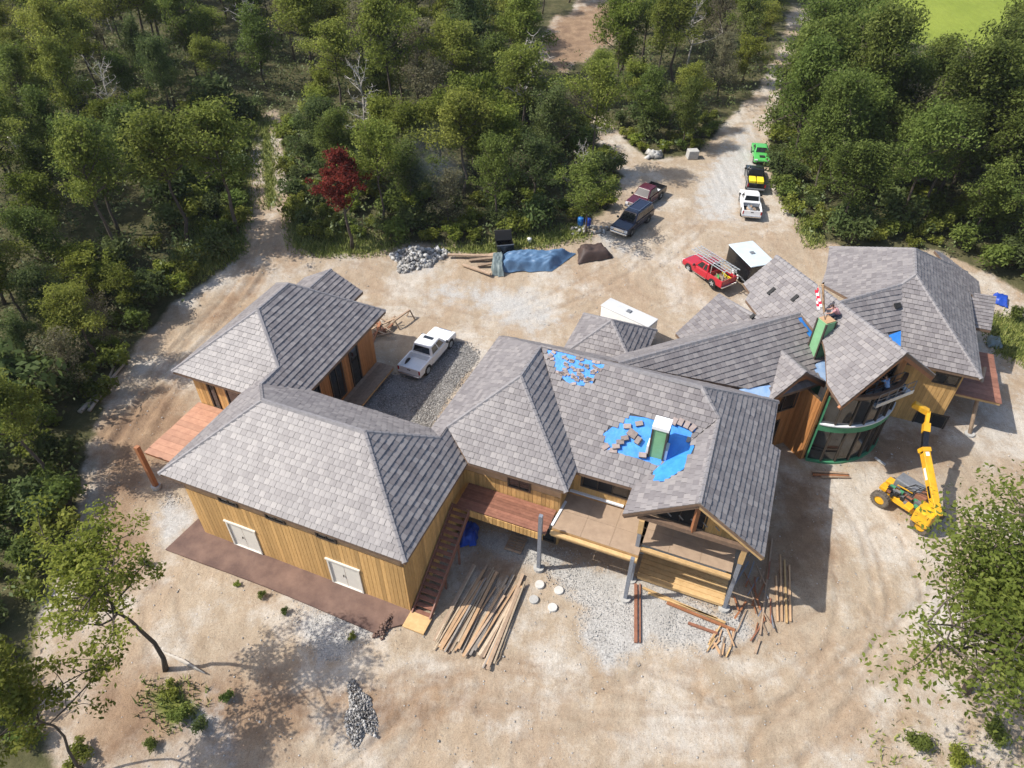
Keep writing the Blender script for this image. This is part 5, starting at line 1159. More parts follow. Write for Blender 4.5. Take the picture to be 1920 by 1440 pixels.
# ------------------------------------------------------------------ loose things on the site
def rock_verts(c_, s_):
    ax = RNG.normal(size=3); ax /= np.linalg.norm(ax); bx = np.cross(ax, RNG.normal(size=3)); bx /= np.linalg.norm(bx); cx_ = np.cross(ax, bx)
    k = s_ * RNG.uniform(.6, 1.2, 3); out = []
    for sz in (-1, 1):
        for sy in (-1, 1):
            for sx in (-1, 1): out.append(c_ + (ax * sx * k[0] + bx * sy * k[1] + cx_ * sz * k[2]) * RNG.uniform(.55, 1.0))
    return out
RF = [(0, 2, 3, 1), (4, 5, 7, 6), (0, 1, 5, 4), (2, 6, 7, 3), (0, 4, 6, 2), (1, 3, 7, 5)]
def stone_pile(name, label, cen, rx, ry, h, n, s0, s1, ang, bright=0.0, mname='stone'):
    vs_, fs, ts = [], [], []
    for i in range(n):
        r_ = math.sqrt(RNG.random()); th = RNG.uniform(0, 6.28); wob_ = 1 + .22 * math.sin(3 * th + 1) + .14 * math.sin(5 * th); x, y = r_ * math.cos(th) * wob_, r_ * math.sin(th) * wob_; zt_ = h * max(0, 1 - r_ ** 1.6) * RNG.uniform(.2, 1.0)
        px_ = cen[0] + x * rx * math.cos(ang) - y * ry * math.sin(ang); py_ = cen[1] + x * rx * math.sin(ang) + y * ry * math.cos(ang)
        fs += [[k + len(vs_) for k in f] for f in RF]; vs_ += rock_verts(vec(px_, py_, gnd(px_, py_) + zt_ + .03), s0 + (s1 - s0) * RNG.random() ** 2.2); ts += [min(1, RNG.random() * (1 - bright) + bright)] * 8
    o = link(name, fast_mesh(name, np.array(vs_), np.array(fs), M[mname], np.array(ts))); return tag(o, label, 'soil heap' if mname == 'soil' else 'stone pile')
stone_pile('rubble_pile', 'heap of pale broken rubble at the edge of the wood', G(782, 486), 2.2, 1.4, .95, 1200, .04, .24, .1, .0)
stone_pile('gravel_heap', 'elongated heap of dark grey stones in the front yard', G(674, 1340), 1.4, .7, .42, 2400, .016, .065, R(105), .0, 'gravel')
stone_pile('boulder_group', 'pair of pale boulders where the side trail meets the yard', G(1221, 293), .9, .6, .8, 9, .3, .55, 0, .4)
stone_pile('scrap_heap', 'brown heap of scrap beside the black suv', G(1105, 432), 2.0, 1.0, .35, 60, .06, .2, 0, 0)
stone_pile('soil_heap', 'dark clods of soil heaped at the right end of the soil strip', G(720, 1178), .75, .3, .3, 220, .03, .1, R(60), 0, 'soil')
def plank(p, q, w_, h_, m_, label, group=None, cat='plank', name='plank'):
    o = MB().beam(p, q, w_, h_).build(name, M[m_]); return tag(o, label, cat, group)
M['paletimber'] = mat('pale_dry_timber', (.50, .40, .29), (.36, .28, .19), .8, 4, rand=.25, bump=.2); M['greytimber'] = mat('greyed_timber', (.33, .29, .25), (.22, .19, .16), .85, 4, rand=.25, bump=.2)
# long loose boards beside the stairs
for i in range(40):
    u0 = 814 + i * 2.8 + random.uniform(-3, 3); v0 = 1205 + (i / 40) * 30 + random.uniform(-14, 14); u1 = u0 + 78 + random.uniform(-6, 8) - i * .4; v1 = v0 - 130 + random.uniform(-16, 16)
    if i > 31: v0 += 12
    zz = .08 + .07 * random.choice([0, 1, 1, 2]); p, q = P(u0, v0, zz), P(u1, v1, zz + random.uniform(-.02, .05))
    plank(p, q, random.choice([.07, .09, .12, .16]), .05, random.choice(['oldtimber', 'oldtimber', 'paletimber', 'sheath', 'greytimber']), 'long loose board in the lumber pile beside the stairs', 'boards of the lumber pile by the stairs')
for k, (u0, v0, u1, v1, w_, m_, lb) in enumerate((
    (1192, 1095, 1192, 1205, .16, 'rust', 'rusty red steel beam lying end-on to the porch gravel'), (1200, 1095, 1200, 1205, .07, 'rust', 'thin rusty pipe beside the steel beam on the gravel'),
    (1205, 1102, 1360, 1168, .12, 'timber', 'upper long timber lying on the gravel before the porch'), (1215, 1112, 1345, 1160, .10, 'timber', 'second long timber lying on the gravel before the porch'),
    (1250, 1130, 1378, 1182, .14, 'redtimber', 'reddish long timber reaching the stick heap on the gravel'), (1290, 1168, 1345, 1188, .14, 'rust', 'short rusty bar lying in the pale gravel'),
    (1425, 1190, 1448, 1010, .09, 'oldtimber', 'long weathered pole lying in the roof shadow'), (1416, 1225, 1424, 1200, .12, 'oldtimber', 'short weathered board at the edge of the roof shadow'),
    (1455, 1080, 1458, 1165, .09, 'sheath', 'left pale lath in the strip of boards in the shade'), (1463, 1040, 1466, 1165, .09, 'sheath', 'second pale lath in the strip of boards in the shade'), (1471, 1050, 1475, 1168, .09, 'timber', 'third pale lath in the strip of boards in the shade'), (1480, 1060, 1482, 1165, .09, 'sheath', 'right pale lath in the strip of boards in the shade'),
    (1522, 884, 1590, 888, .14, 'oldtimber', 'upper of three reddish timbers below the green bay'), (1524, 890, 1592, 893, .14, 'redtimber', 'middle of three reddish timbers below the green bay'), (1540, 894, 1594, 895, .12, 'oldtimber', 'lower of three reddish timbers below the green bay'),
    (1640, 858, 1660, 872, .14, 'alu', 'bright metal strip lying below the right wall'))):
    plank(P(u0, v0, .09), P(u1, v1, .09), w_, .10, m_, lb)
for i in range(14):
    cx_, cy_ = 1355 + random.uniform(-22, 22), 1205 + random.uniform(-14, 16); an = random.uniform(1.0, 2.4); l_ = random.uniform(10, 24)
    plank(P(cx_ - l_ * math.cos(an), cy_ - l_ * math.sin(an), .06), P(cx_ + l_ * math.cos(an), cy_ + l_ * math.sin(an), .06 + random.uniform(0, .12)), .07, .05, random.choice(['sheath', 'oldtimber', 'timber']), 'short offcut stick in the small heap on the gravel', 'sticks of the small offcut heap', 'stick', 'stick')
for i in range(26):
    cx_, cy_ = 1410 + random.uniform(-34, 40), 1125 + random.uniform(-60, 70); an = random.uniform(.9, 2.3); l_ = random.uniform(6, 26); g_ = P(cx_, cy_, .08)
    plank(P(cx_ - l_ * math.cos(an), cy_ - l_ * math.sin(an), .08), P(cx_ + l_ * math.cos(an), cy_ + l_ * math.sin(an), .08 + random.uniform(0, .25)), random.uniform(.04, .1), .04, random.choice(['oldtimber', 'oldtimber', 'redtimber', 'rust', 'greypost']), 'weathered offcut strewn on the ground right of the gable porch', 'offcuts right of the gable porch', 'offcut', 'offcut')
for i, (u, v) in enumerate(((1012, 1097), (1048, 1108), (1001, 1125), (1036, 1140))):
    p = P(u, v, 0); o = MB().tube([p + Z * -.1, p + Z * .10, p + Z * .12], [.26, .26, .24], 18).build('round_footing', M['roundwhite'] if i != 2 else M['concrete'])
    tag(o, ('top left white round footing of the group of four by the porch post', 'top right white round footing of the group of four by the porch post', 'dustier left round footing of the group of four by the porch post', 'bottom white round footing of the group of four by the porch post')[i], 'footing', 'round footings by the porch post')
# pallet, tarps, barrels, bins
p = P(967, 1021, .08); pa = empty('pallet', p * vec(1, 1, 0), 'weathered wooden pallet lying under the upper deck', 'pallet', world_parts=True)
for k in range(6): MB().frame_box(p + b * (-.5 + .2 * k) + Z * .07, a * .5, b * .07, Z * .015).build('slat', M['oldtimber'], pa)
for k in range(3): MB().frame_box(p + a * (-.45 + .45 * k), a * .05, b * .55, Z * .05).build('bearer', M['oldtimber'], pa)
def tarp(name, label, cat, px, h, m_, nz=.12, seed=1, n=28):
    q = [G(u, v) for u, v in px]; mb = MB()
    for i in range(n + 1):
        for j in range(n + 1):
            s_, t = i / n, j / n; g_ = (q[0] * (1 - s_) + q[1] * s_) * (1 - t) + (q[3] * (1 - s_) + q[2] * s_) * t
            ed_ = min(s_, 1 - s_, t, 1 - t) * 6; hh_ = h * float(sstep(ed_)) * (.75 + .5 * float(fbm(np.array(s_ * 3.), np.array(t * 2.), seed))) + nz * float(fbm(np.array(s_ * 9.), np.array(t * 7.), seed + 3)) * min(1, ed_ + .25)
            wob = .35 * (float(fbm(np.array(s_ * 5.), np.array(t * 5. + 9), seed + 6)) - .5)
            mb.v.append((g_[0] + wob, g_[1] + wob, gnd(g_[0], g_[1]) + .03 + hh_))
    for i in range(n):
        for j in range(n): mb.f.append([i * (n + 1) + j, (i + 1) * (n + 1) + j, (i + 1) * (n + 1) + j + 1, i * (n + 1) + j + 1]); mb.m.append(0)
    o = mb.build(name, M[m_], None, True); return tag(o, label, cat)
tarp('blue_tarp', 'large crumpled blue tarp covering a lumber stack at the yard edge', 'tarp', [(935, 512), (1035, 510), (1078, 478), (935, 482)], .65, 'tarp', .45, 4, 44)
M['greytarp'] = mat('grey_green_tarp', (.20, .25, .25), (.12, .15, .15), .5, 2, bump=.5)
tarp('grey_tarp', 'small grey-green tarp on the left end of the blue tarp', 'tarp', [(922, 518), (946, 520), (945, 478), (922, 484)], .6, 'greytarp', .3, 8, 14)
tarp('brown_tarp', 'dark brown tarp tented over a heap beside the blue tarp', 'tarp', [(1085, 496), (1150, 484), (1128, 466), (1080, 470)], .65, 'browntarp', .3, 12, 16)
tarp('bright_blue_tarp', 'bright blue bundle on the ground under the staircase', 'tarp', [(862, 1028), (896, 1024), (896, 988), (872, 985)], .55, 'bluebright', .3, 15, 14)
tarp('far_blue_tarp', 'bright blue tarp at the wood edge beyond the right wing', 'tarp', [(1858, 568), (1890, 578), (1888, 560), (1862, 552)], .25, 'bluebright', .3, 18, 12)
tarp('grey_sheet', 'grey plastic sheet on the ground beside the right wing', 'tarp', [(1848, 650), (1880, 655), (1876, 632), (1850, 630)], .12, 'greytarp', .2, 21, 12)
for i, (u0, v0, u1, v1) in enumerate(((840, 484, 925, 486), (880, 492, 925, 490), (896, 502, 924, 500), (868, 500, 920, 520), (905, 484, 930, 482))):
    plank(G(u0, v0) + Z * (.35 if i == 0 else .2), G(u1, v1) + Z * .35, .3, .12, 'oldtimber', ('top brown board sticking out left of the blue tarp', 'second brown board sticking out left of the tarp', 'short brown board close to the grey tarp end', 'thin board lying in front of the tarp stack', 'board stub at the back of the tarp stack')[i])
def barrel(u, v, label, m_='bluebarrel'):
    p = G(u, v); pr_ = [(0, .27), (.06, .29), (.28, .285), (.30, .30), (.33, .285), (.58, .285), (.60, .30), (.63, .285), (.84, .29), (.9, .27)]; k_ = .95
    o = MB().tube([p + Z * z_ * k_ for z_, _ in pr_], [r_ * k_ for _, r_ in pr_], 16).build('barrel', M[m_], None, True); tag(o, label, 'barrel', 'blue barrels by the wood')
barrel(1088, 424, 'lighter blue barrel left of the pair at the wood edge'); barrel(1102, 426, 'dark blue barrel right of the pair at the wood edge', 'bluebright')
p = G(946, 474); sb_ = empty('waste_bin', p, 'black open-lidded bin behind the blue tarp', 'bin', None, R(10))
MB().box(-.75, .75, -.55, -.48, 0, 1.1).box(-.75, .75, .48, .55, 0, 1.1).box(-.75, -.68, -.48, .48, 0, 1.1).box(.68, .75, -.48, .48, 0, 1.1).box(-.68, .68, -.48, .48, 0, .08).build('bin_body', M['blackpaint'], sb_)
ld_ = MB().frame_box((0, .6, 1.45), (.75, 0, 0), (0, .03, .02), (0, .15, .4)).build('lid', M['black'], sb_); MB().box(-.78, .78, -.58, -.54, 1.05, 1.12).build('rim', M['grey'], sb_)
p = G(993, 455); bk = MB().tube([p, p + Z * .42, p + Z * .45], [.17, .2, .21], 16).build('bucket', M['white'], None, True); tag(bk, 'small white bucket at the wood edge behind the tarps', 'bucket')
p = G(1297, 296); o = MB().frame_box(p + Z * .45, vec(.55, .05, 0), vec(-.05, .45, 0), vec(.04, 0, .45)).build('stone_block', M['concrete']); bevel(o, .06); tag(o, 'pale grey square stone block on the road verge', 'block')
# lumber debris and saw horse at the courtyard corner
for i in range(16):
    cx_, cy_ = 722 + random.uniform(-18, 16), 622 + random.uniform(-14, 14); g_ = G(cx_, cy_); an = random.uniform(0, 3.14); l_ = random.uniform(.4, 1.2); d = vec(math.cos(an), math.sin(an), random.uniform(-.15, .35))
    plank(g_ + Z * .35 - d * l_, g_ + Z * .4 + d * l_, .12, .07, random.choice(['redtimber', 'oldtimber', 'rust', 'oldtimber']), 'reddish scrap board in the debris heap at the courtyard corner', 'scrap boards at the courtyard corner')
sh = empty('saw_horse', G(757, 607), 'long wooden trestle beside the debris heap near the white pickup', 'trestle', world_parts=True); g0_, g1_ = G(742, 616), G(770, 596)
MB().beam(g0_ + Z * .8, g1_ + Z * .8, .14, .1).build('top_beam', M['oldtimber'], sh)
for g_ in (g0_, g1_):
    for s_ in (-1, 1): MB().beam(g_ + Z * .78, g_ + vec(.35 * s_, -.2 * s_, 0), .08, .08).build('leg', M['oldtimber'], sh)
# fallen trunks
def log(px, r0, r1, m_, label, lift=.1, name='log'):
    pts = [G(u, v) + Z * (lift + k * 0.02) for k, (u, v) in enumerate(px)]; o = MB().tube(pts, list(np.linspace(r0, r1, len(pts))), 8).build(name, M[m_], None, True); return tag(o, label, 'log')
log([(150, 775), (190, 735), (236, 683)], .16, .08, 'deadwood', 'long bleached log lying at the left wood edge'); log([(168, 772), (195, 735), (215, 690)], .13, .07, 'deadwood', 'shorter bleached log crossing under the long one'); log([(182, 760), (222, 712)], .11, .06, 'deadwood', 'thin bleached stick beside the two logs', .3)
log([(80, 355), (40, 310), (0, 250)], .22, .08, 'deadwood', 'pale dead trunk leaning in the left wood', 3.0); log([(270, 460), (300, 463)], .14, .1, 'deadwood', 'short pale log in the grass by the track')
for i in range(7): log([(305 + i * 9, 1222 + i * 4), (370 + i * 4, 1258 + i * 2)], .05, .03, 'deadwood', 'bleached stick in the brush pile below the front tree', .06 + .03 * i, 'stick') if i < 5 else None
for o in list(COL.objects):
    if o.name.startswith('stick') and o.get('label', '').startswith('bleached stick'): o['group'] = 'sticks of the brush pile'

# ------------------------------------------------------------------ trees
def leaves_mesh(name, centres, radii, per, size, mat_, flat=.75, seed=0, droop=.0):
    r = np.random.default_rng(seed); n = len(centres); cnt_ = np.maximum(3, per * (radii / radii.mean()) ** 2 * r.uniform(.35, 1.65, n)).astype(int); idx_ = np.repeat(np.arange(n), cnt_); N = len(idx_)
    off_ = r.normal(size=(N, 3)); off_ /= np.linalg.norm(off_, axis=1, keepdims=True); off_ *= (r.random(N) ** .45)[:, None]; off_[:, 2] *= flat
    pos = centres[idx_] + off_ * radii[idx_][:, None]
    nrm = off_ * .5 + r.normal(size=(N, 3)) * .55 + np.array([0, 0, .75]); nrm /= np.linalg.norm(nrm, axis=1, keepdims=True)
    t = np.cross(nrm, r.normal(size=(N, 3))); t /= np.linalg.norm(t, axis=1, keepdims=True); bt = np.cross(nrm, t)
    l_ = size * r.uniform(.6, 1.3, N)[:, None]; w_ = l_ * .5
    v = np.stack([pos - t * l_, pos - bt * w_ + nrm * l_ * .12, pos + t * l_, pos + bt * w_ + nrm * l_ * .12], 1).reshape(-1, 3)
    q = np.arange(N * 4).reshape(-1, 4)
    ct = r.random(n); tint = np.clip(ct[idx_] * .55 + r.random(N) * .45 , 0, 1)
    return fast_mesh(name, v, q, mat_, np.repeat(tint, 4))
def tree_proto(seed, h, cr, base, nlimb, per, lsize, leafm, r0=None, sparse=1.0, lean=0.0, top=.62, crad=(.75, 1.25), nb=(1, 4)):
    """tapered trunk with limbs and sub-branches; leaf clusters carried on the branches"""
    r = np.random.default_rng(seed); mb = MB(); r0 = r0 or h * .016; cl, rd = [], []
    n = 9; tp = [vec(0, 0, 0)]
    for i in range(1, n): tp.append(vec(r.normal() * .06 * h / n * 2 + lean * i / n * h * .1, r.normal() * .06 * h / n * 2, h * .86 * i / (n - 1)) + vec(tp[-1][0], tp[-1][1], 0) * .8)
    mb.tube(tp, [r0 * (1 - .85 * i / (n - 1)) * (1.25 if i == 0 else 1) for i in range(n)], 7)
    def trunk(z):
        k = min(max(z / (h * .86) * (n - 1), 0), n - 1.001); i = int(k); return tp[i] * (1 - (k - i)) + tp[i + 1] * (k - i)
    for i in range(nlimb):
        f = (i + .5) / nlimb; z = h * (base + (.84 - base) * f) + r.normal() * .2; az = i * 2.4 + r.normal() * .4
        prof = math.sin(math.pi * min(1, (f * top + (1 - top) * .55))) ** .7; ln = cr * (1.05 - .62 * f ** 1.8) * r.uniform(.5, 1.25)
        p0 = trunk(z); dirv = vec(math.cos(az), math.sin(az), .35 + .65 * f); dirv /= np.linalg.norm(dirv); pts = [p0]
        for k in range(4): dirv = dirv + r.normal(size=3) * .16 + vec(0, 0, .06); dirv /= np.linalg.norm(dirv); pts.append(pts[-1] + dirv * ln / 4)
        mb.tube(pts, [r0 * .42 * (1 - f * .5) * (1 - .85 * k / 4) + .012 for k in range(5)], 5, cap=False)
        for k in range(1, 5):
            for _ in range(r.integers(*nb)):
                if r.random() > sparse: continue
                d2 = r.normal(size=3); d2[2] = abs(d2[2]) * .5; d2 /= np.linalg.norm(d2); q = pts[k] + d2 * ln * r.uniform(.18, .42)
                mb.tube([pts[k], (pts[k] + q) / 2 + r.normal(size=3) * .08, q], [r0 * .14 + .01, r0 * .09 + .008, .008], 4, cap=False)
                cl.append(q); rd.append(r.uniform(*crad) * (cr / 4.2))
        cl.append(pts[-1]); rd.append(r.uniform(*crad) * (cr / 4.2))
    cl.append(trunk(h * .86) + vec(0, 0, .2)); rd.append(.9)
    return mb.mesh('trunk', M['bark'], True), leaves_mesh('crown', np.array(cl), np.array(rd), per, lsize, leafm, seed=seed)
PROTO = {}
PROTO['olive'] = [tree_proto(s_, h_, 3.3, .45, 15, 58, .145, LEAF['olive'], crad=(.5, 1.75), sparse=.85) for s_, h_ in ((1, 12.5), (2, 11.2), (21, 13.2))]
PROTO['green'] = [tree_proto(s_, h_, 3.5, .32, 16, 62, .15, LEAF['green'], crad=(.5, 1.7), sparse=.85) for s_, h_ in ((3, 11.5), (4, 10.2), (5, 12.5))]
PROTO['dark'] = [tree_proto(s_, 11, 3.3, .32, 16, 70, .14, LEAF['dark'], crad=(.5, 1.6), sparse=.85) for s_ in (6, 7)]
PROTO['grey'] = [tree_proto(s_, 9.5, 3.3, .25, 15, 26, .13, LEAF['grey'], sparse=.8, crad=(.6, 1.5)) for s_ in (8, 9)]
PROTO['oak'] = [tree_proto(s_, h_, 4.3, .26, 20, 80, .16, LEAF['green'], crad=(.55, 1.8)) for s_, h_ in ((10, 12), (11, 10.5), (12, 13))]
PROTO['bright'] = [tree_proto(s_, 8.5, 3.0, .28, 14, 62, .15, LEAF['bright'], crad=(.5, 1.6), sparse=.85) for s_ in (13, 19)]
PROTO['bare'] = [(tree_proto(s_, 9.5, 3.0, .25, 16, 3, .05, LEAF['grey'])[0], None) for s_ in (40, 41)]
for tm_, _c in PROTO['bare']: tm_.materials[0] = M['deadwood']
PROTO['red'] = [tree_proto(14, 10, 2.3, .36, 13, 60, .14, LEAF['red'], sparse=.7)]
PROTO['front'] = [tree_proto(15, 11.8, 3.2, .50, 16, 48, .10, LEAF['bright'], r0=.13, crad=(.6, 1.0)), tree_proto(16, 10.0, 2.7, .45, 13, 48, .10, LEAF['bright'], r0=.08, sparse=.8, crad=(.6, 1.0))]
PROTO['spread'] = [tree_proto(17, 9.0, 6.3, .36, 30, 70, .115, LEAF['fresh'], r0=.18, crad=(.45, 1.15), nb=(2, 5)), tree_proto(18, 6.0, 3.0, .2, 14, 60, .11, LEAF['green'], r0=.1)]
def plant(kind, k, loc, rz, sc, label, group=None, name='tree', cat='tree', sz=None):
    tm, cm = PROTO[kind][k % len(PROTO[kind])]
    t = empty(name, loc, label, cat, group, rz, 1.0); t.scale = (sc, sc, sc * (sz or 1))
    link('trunk', tm, t)
    if cm: link('crown', cm, t)
    return t
# trees that can be picked out one by one
def tree_at(kind, k, u, v, sc, label, rz=0.0, sz=None, cat='tree', name='tree'):
    g_ = G(u, v); return plant(kind, k, g_ - Z * .1, rz, sc, label, None, name, cat, sz)
tree_at('front', 0, 310, 1256, 1.0, 'tall bright green tree with a bare leaning trunk at the lower left', 2.6)
tree_at('front', 1, 165, 1450, 1.0, 'yellow-green thin tree at the lower left picture corner', 1.0)
tree_at('spread', 0, 1812, 1296, 1.08, 'wide spreading tree in front of the yellow boom lift', 2.2)
tree_at('red', 0, 660, 466, 1.0, 'small dark red leaved tree at the edge of the wood', .5)
tree_at('olive', 0, 445, 437, .98, 'tall olive tree with a clear trunk beside the dirt track', .3)
tree_at('olive', 1, 355, 462, 1.1, 'tall olive tree left of the one beside the dirt track', 1.9)
tree_at('green', 1, 1098, 440, .72, 'small round green tree behind the blue barrels', 1.1)
tree_at('olive', 1, 870, 372, .95, 'yellow-green round tree in the middle of the back wood', 2.0)
taken = [np.array(o.location[:2]) for o in COL.objects if o.name.startswith('tree') and o.parent is None]
WOODS = [('left', 'wood left of the dirt track'), ('middle', 'wood between the dirt track and the road'), ('right', 'wood right of the road')]
def region(x, y):
    px_, py_ = pixel(vec(x, y, gnd(x, y)))
    if px_ < 500: return 0
    if x < 26 + (y - 60) * .30 and px_ < 1460: return 1
    return 2
KN = {'bare': 'bare grey', 'olive': 'olive green', 'green': 'mid green', 'dark': 'dark green', 'grey': 'dull grey-green', 'oak': 'full rounded deep green', 'bright': 'light green'}
KEEP = [[(395, 440), (380, 320), (425, 250), (455, 170), (560, 170), (580, 300), (590, 455)], [(1085, 210), (1130, 210), (1200, 290), (1180, 330)], [(1290, 330), (1345, 235), (1415, 165), (1455, 110), (1500, 60), (1520, 60), (1500, 100), (1470, 170), (1440, 260), (1440, 330)], [(1000, 115), (1005, 40), (1060, -30), (1190, -40), (1140, 40), (1055, 120)], [(1620, -80), (1930, -80), (1930, 72), (1800, 40), (1650, 26)]]
count = 0; pts_all = list(taken); cand = []
r_ = np.random.default_rng(5)
cand = np.stack([r_.uniform(-100, 105, 45000), r_.uniform(14, 150, 45000)], 1); csd = np.maximum(sdist(CLEAR, cand), sdist(CLEAR2, cand)); fsd = sdist(FIELD, cand)
cz = ground_z(cand[:, 0], cand[:, 1])
ok_ = (csd < -1.3) & (fsd < -2); kept = np.zeros(len(cand), bool)
for ki, kp in enumerate(KEEP):
    for zz_ in ((3.5,) if ki in (1, 2) else ((3.5, 6.5) if ki == 3 else (3.5, 6.5, 9.5, 12))):
        uu, vv = pixel(np.stack([cand[:, 0], cand[:, 1], cz + zz_], 1)); kept |= sdist(np.array(kp, float), np.stack([uu, vv], 1)) > 0
kept |= np.max([sdist(g_, cand) for g_ in GRASS[:2]], 0) > -3.0
TRACK = gpoly([(395, 450), (375, 330), (430, 240), (490, 200), (525, 205), (530, 300), (560, 455)]); kept |= sdist(TRACK, cand) > -4.0
for (x, y), s_, fs_, z in zip(cand[ok_ & ~kept], csd[ok_ & ~kept], fsd[ok_ & ~kept], cz[ok_ & ~kept]):
    far_ = max(0, (y - 55) / 60); gap = (2.9 if y < 50 and x < -18 else 3.5) + 1.7 * min(1.4, far_)
    if s_ > -1.3 - .4 * far_ or fs_ > -2: continue
    px_, py_ = pixel(vec(x, y, z + 9)); qx_, qy_ = pixel(vec(x, y, z))
    if px_ < -170 or px_ > 2090 or qy_ < -140 or py_ > 1500: continue
    if px_ < -60 and qy_ > 700: continue
    pp = np.array((x, y))
    if len(pts_all) and np.min(np.sum((np.array(pts_all) - pp) ** 2, 1)) < gap * gap: continue
    pts_all.append(pp); rg = region(x, y)
    kind = r_.choice(['olive', 'green', 'dark', 'grey', 'bright'], p=[.38, .26, .10, .12, .14]) if rg == 0 else (r_.choice(['olive', 'green', 'dark', 'grey', 'bright'], p=[.26, .30, .12, .16, .16]) if rg == 1 else r_.choice(['oak', 'green', 'dark', 'grey'], p=[.62, .22, .11, .05]))
    if r_.random() < .05: kind = 'bare'
    edge = s_ > -4.5
    sc = r_.uniform(.72, 1.12) * ((.55 if s_ > -5 else .78) if rg == 0 and (y < 52) else (.70 if rg == 1 and s_ > -6 else (.8 if rg == 0 and y < 90 else 1.0)))
    count += 1
    plant(kind, int(r_.integers(0, 9)), (x, y, z - .1), r_.uniform(0, 6.28), sc, '%s tree in the %s' % (KN[kind], WOODS[rg][1]), '%s trees of the %s' % (KN[kind], WOODS[rg][1]), 'tree', 'tree', r_.uniform(.88, 1.35))
    if count >= 440: break
print('forest trees', count)
# thin smoke drifting from the rubble heap
smv = MB(); sp0 = G(800, 470); n1_, n2_ = 9, 14
for i in range(n1_ + 1):
    t = i / n1_; cc_ = sp0 + vec(-1.0 * t + 1.2 * math.sin(t * 3), 1.5 + 9 * t, .6 + 8.5 * t); rr_ = (1.1 + 4.0 * t) * (math.sin(math.pi * (.06 + .90 * t)) ** .6)
    for k in range(n2_): th = 2 * math.pi * k / n2_; smv.v.append(tuple(cc_ + vec(math.cos(th) * rr_ * 1.25, math.sin(th) * rr_ * .9, .5 * math.sin(th * 2 + i))))
for i in range(n1_):
    for k in range(n2_): smv.f.append([i * n2_ + k, i * n2_ + (k + 1) % n2_, (i + 1) * n2_ + (k + 1) % n2_, (i + 1) * n2_ + k]); smv.m.append(0)
smv.f.append([k for k in reversed(range(n2_))]); smv.m.append(0); smv.f.append([n1_ * n2_ + k for k in range(n2_)]); smv.m.append(0)
sm_ = bpy.data.materials.new('thin_smoke'); sm_.use_nodes = True; snt = sm_.node_tree; snt.nodes.remove(snt.nodes['Principled BSDF'])
pv = snt.nodes.new('ShaderNodeVolumePrincipled'); pv.inputs['Color'].default_value = (.72, .82, .90, 1)
stc = snt.nodes.new('ShaderNodeTexCoord'); snz = snt.nodes.new('ShaderNodeTexNoise'); snz.inputs['Scale'].default_value = .45; snz.inputs['Detail'].default_value = 3; snt.links.new(stc.outputs['Object'], snz.inputs['Vector'])
smr = snt.nodes.new('ShaderNodeMapRange'); smr.inputs[1].default_value = .30; smr.inputs[2].default_value = .75; smr.inputs[3].default_value = 0.0; smr.inputs[4].default_value = .22; snt.links.new(snz.outputs[0], smr.inputs[0])
smp = snt.nodes.new('ShaderNodeMapping'); smp.inputs['Location'].default_value = (-1, -1, -1); smp.inputs['Scale'].default_value = (2, 2, 2); snt.links.new(stc.outputs['Generated'], smp.inputs[0])
sgr = snt.nodes.new('ShaderNodeTexGradient'); sgr.gradient_type = 'QUADRATIC_SPHERE'; snt.links.new(smp.outputs[0], sgr.inputs[0])
smu = snt.nodes.new('ShaderNodeMath'); smu.operation = 'MULTIPLY'; snt.links.new(smr.outputs[0], smu.inputs[0]); snt.links.new(sgr.outputs['Fac'], smu.inputs[1]); snt.links.new(smu.outputs[0], pv.inputs['Density'])
snt.links.new(pv.outputs[0], snt.nodes['Material Output'].inputs['Volume'])
o = smv.build('smoke', sm_); tag(o, 'thin bluish smoke drifting from the rubble heap into the wood', 'smoke', None, 'stuff')
# shrubs along the wood edges
def shrub_proto(seed, h, r0, n, per, ls, lm):
    r = np.random.default_rng(seed); mb = MB(); cl = []
    for i in range(n):
        az = r.uniform(0, 6.28); q = vec(math.cos(az) * r0 * r.uniform(.1, .9), math.sin(az) * r0 * r.uniform(.1, .9), h * r.uniform(.35, .9)); mb.tube([vec(0, 0, 0), q * vec(.5, .5, .55), q], [.04, .025, .01], 4, cap=False); cl.append(q)
    return mb.mesh('stem', M['bark'], True), leaves_mesh('foliage', np.array(cl), np.full(len(cl), h * .32), per, ls, lm, seed=seed)
SH = [shrub_proto(31, 1.9, 1.3, 16, 60, .15, LEAF['green']), shrub_proto(32, 1.5, 1.2, 14, 60, .14, LEAF['olive']), shrub_proto(33, 2.4, 1.4, 18, 60, .16, LEAF['dark']), shrub_proto(34, 1.2, 1.0, 12, 60, .13, LEAF['bright'])]
SN = ['mid green', 'olive', 'dark green', 'light green']
def shrub(k, loc, sc, label, group):
    t = empty('shrub', loc, label, 'shrub', group, r_.uniform(0, 6.28), sc); link('stem', SH[k][0], t); link('foliage', SH[k][1], t)
nsh = 0; sp = []
for (x, y), s_, fs_, z in zip(*(q_[(csd > -8) & (csd < -.3) & (cand[:, 1] < 82)] for q_ in (cand, csd, fsd, cz))):
    px_, py_ = pixel(vec(x, y, z + .5))
    if not (-40 < px_ < 1960 and -20 < py_ < 1460): continue
    if any((q[0] - x) ** 2 + (q[1] - y) ** 2 < (2.3 if s_ > -3.5 else 5.5) for q in sp): continue
    sp.append((x, y)); k = int(r_.integers(0, 4)); rg = region(x, y); nsh += 1
    shrub(k, (x, y, z - .05), r_.uniform(.55, 1.25) * (1 if s_ > -3.5 else 1.5), '%s shrub at the edge of the %s' % (SN[k], WOODS[rg][1]), '%s shrubs at the edge of the %s' % (SN[k], WOODS[rg][1]))
    if nsh >= 282: break
print('shrubs', nsh)
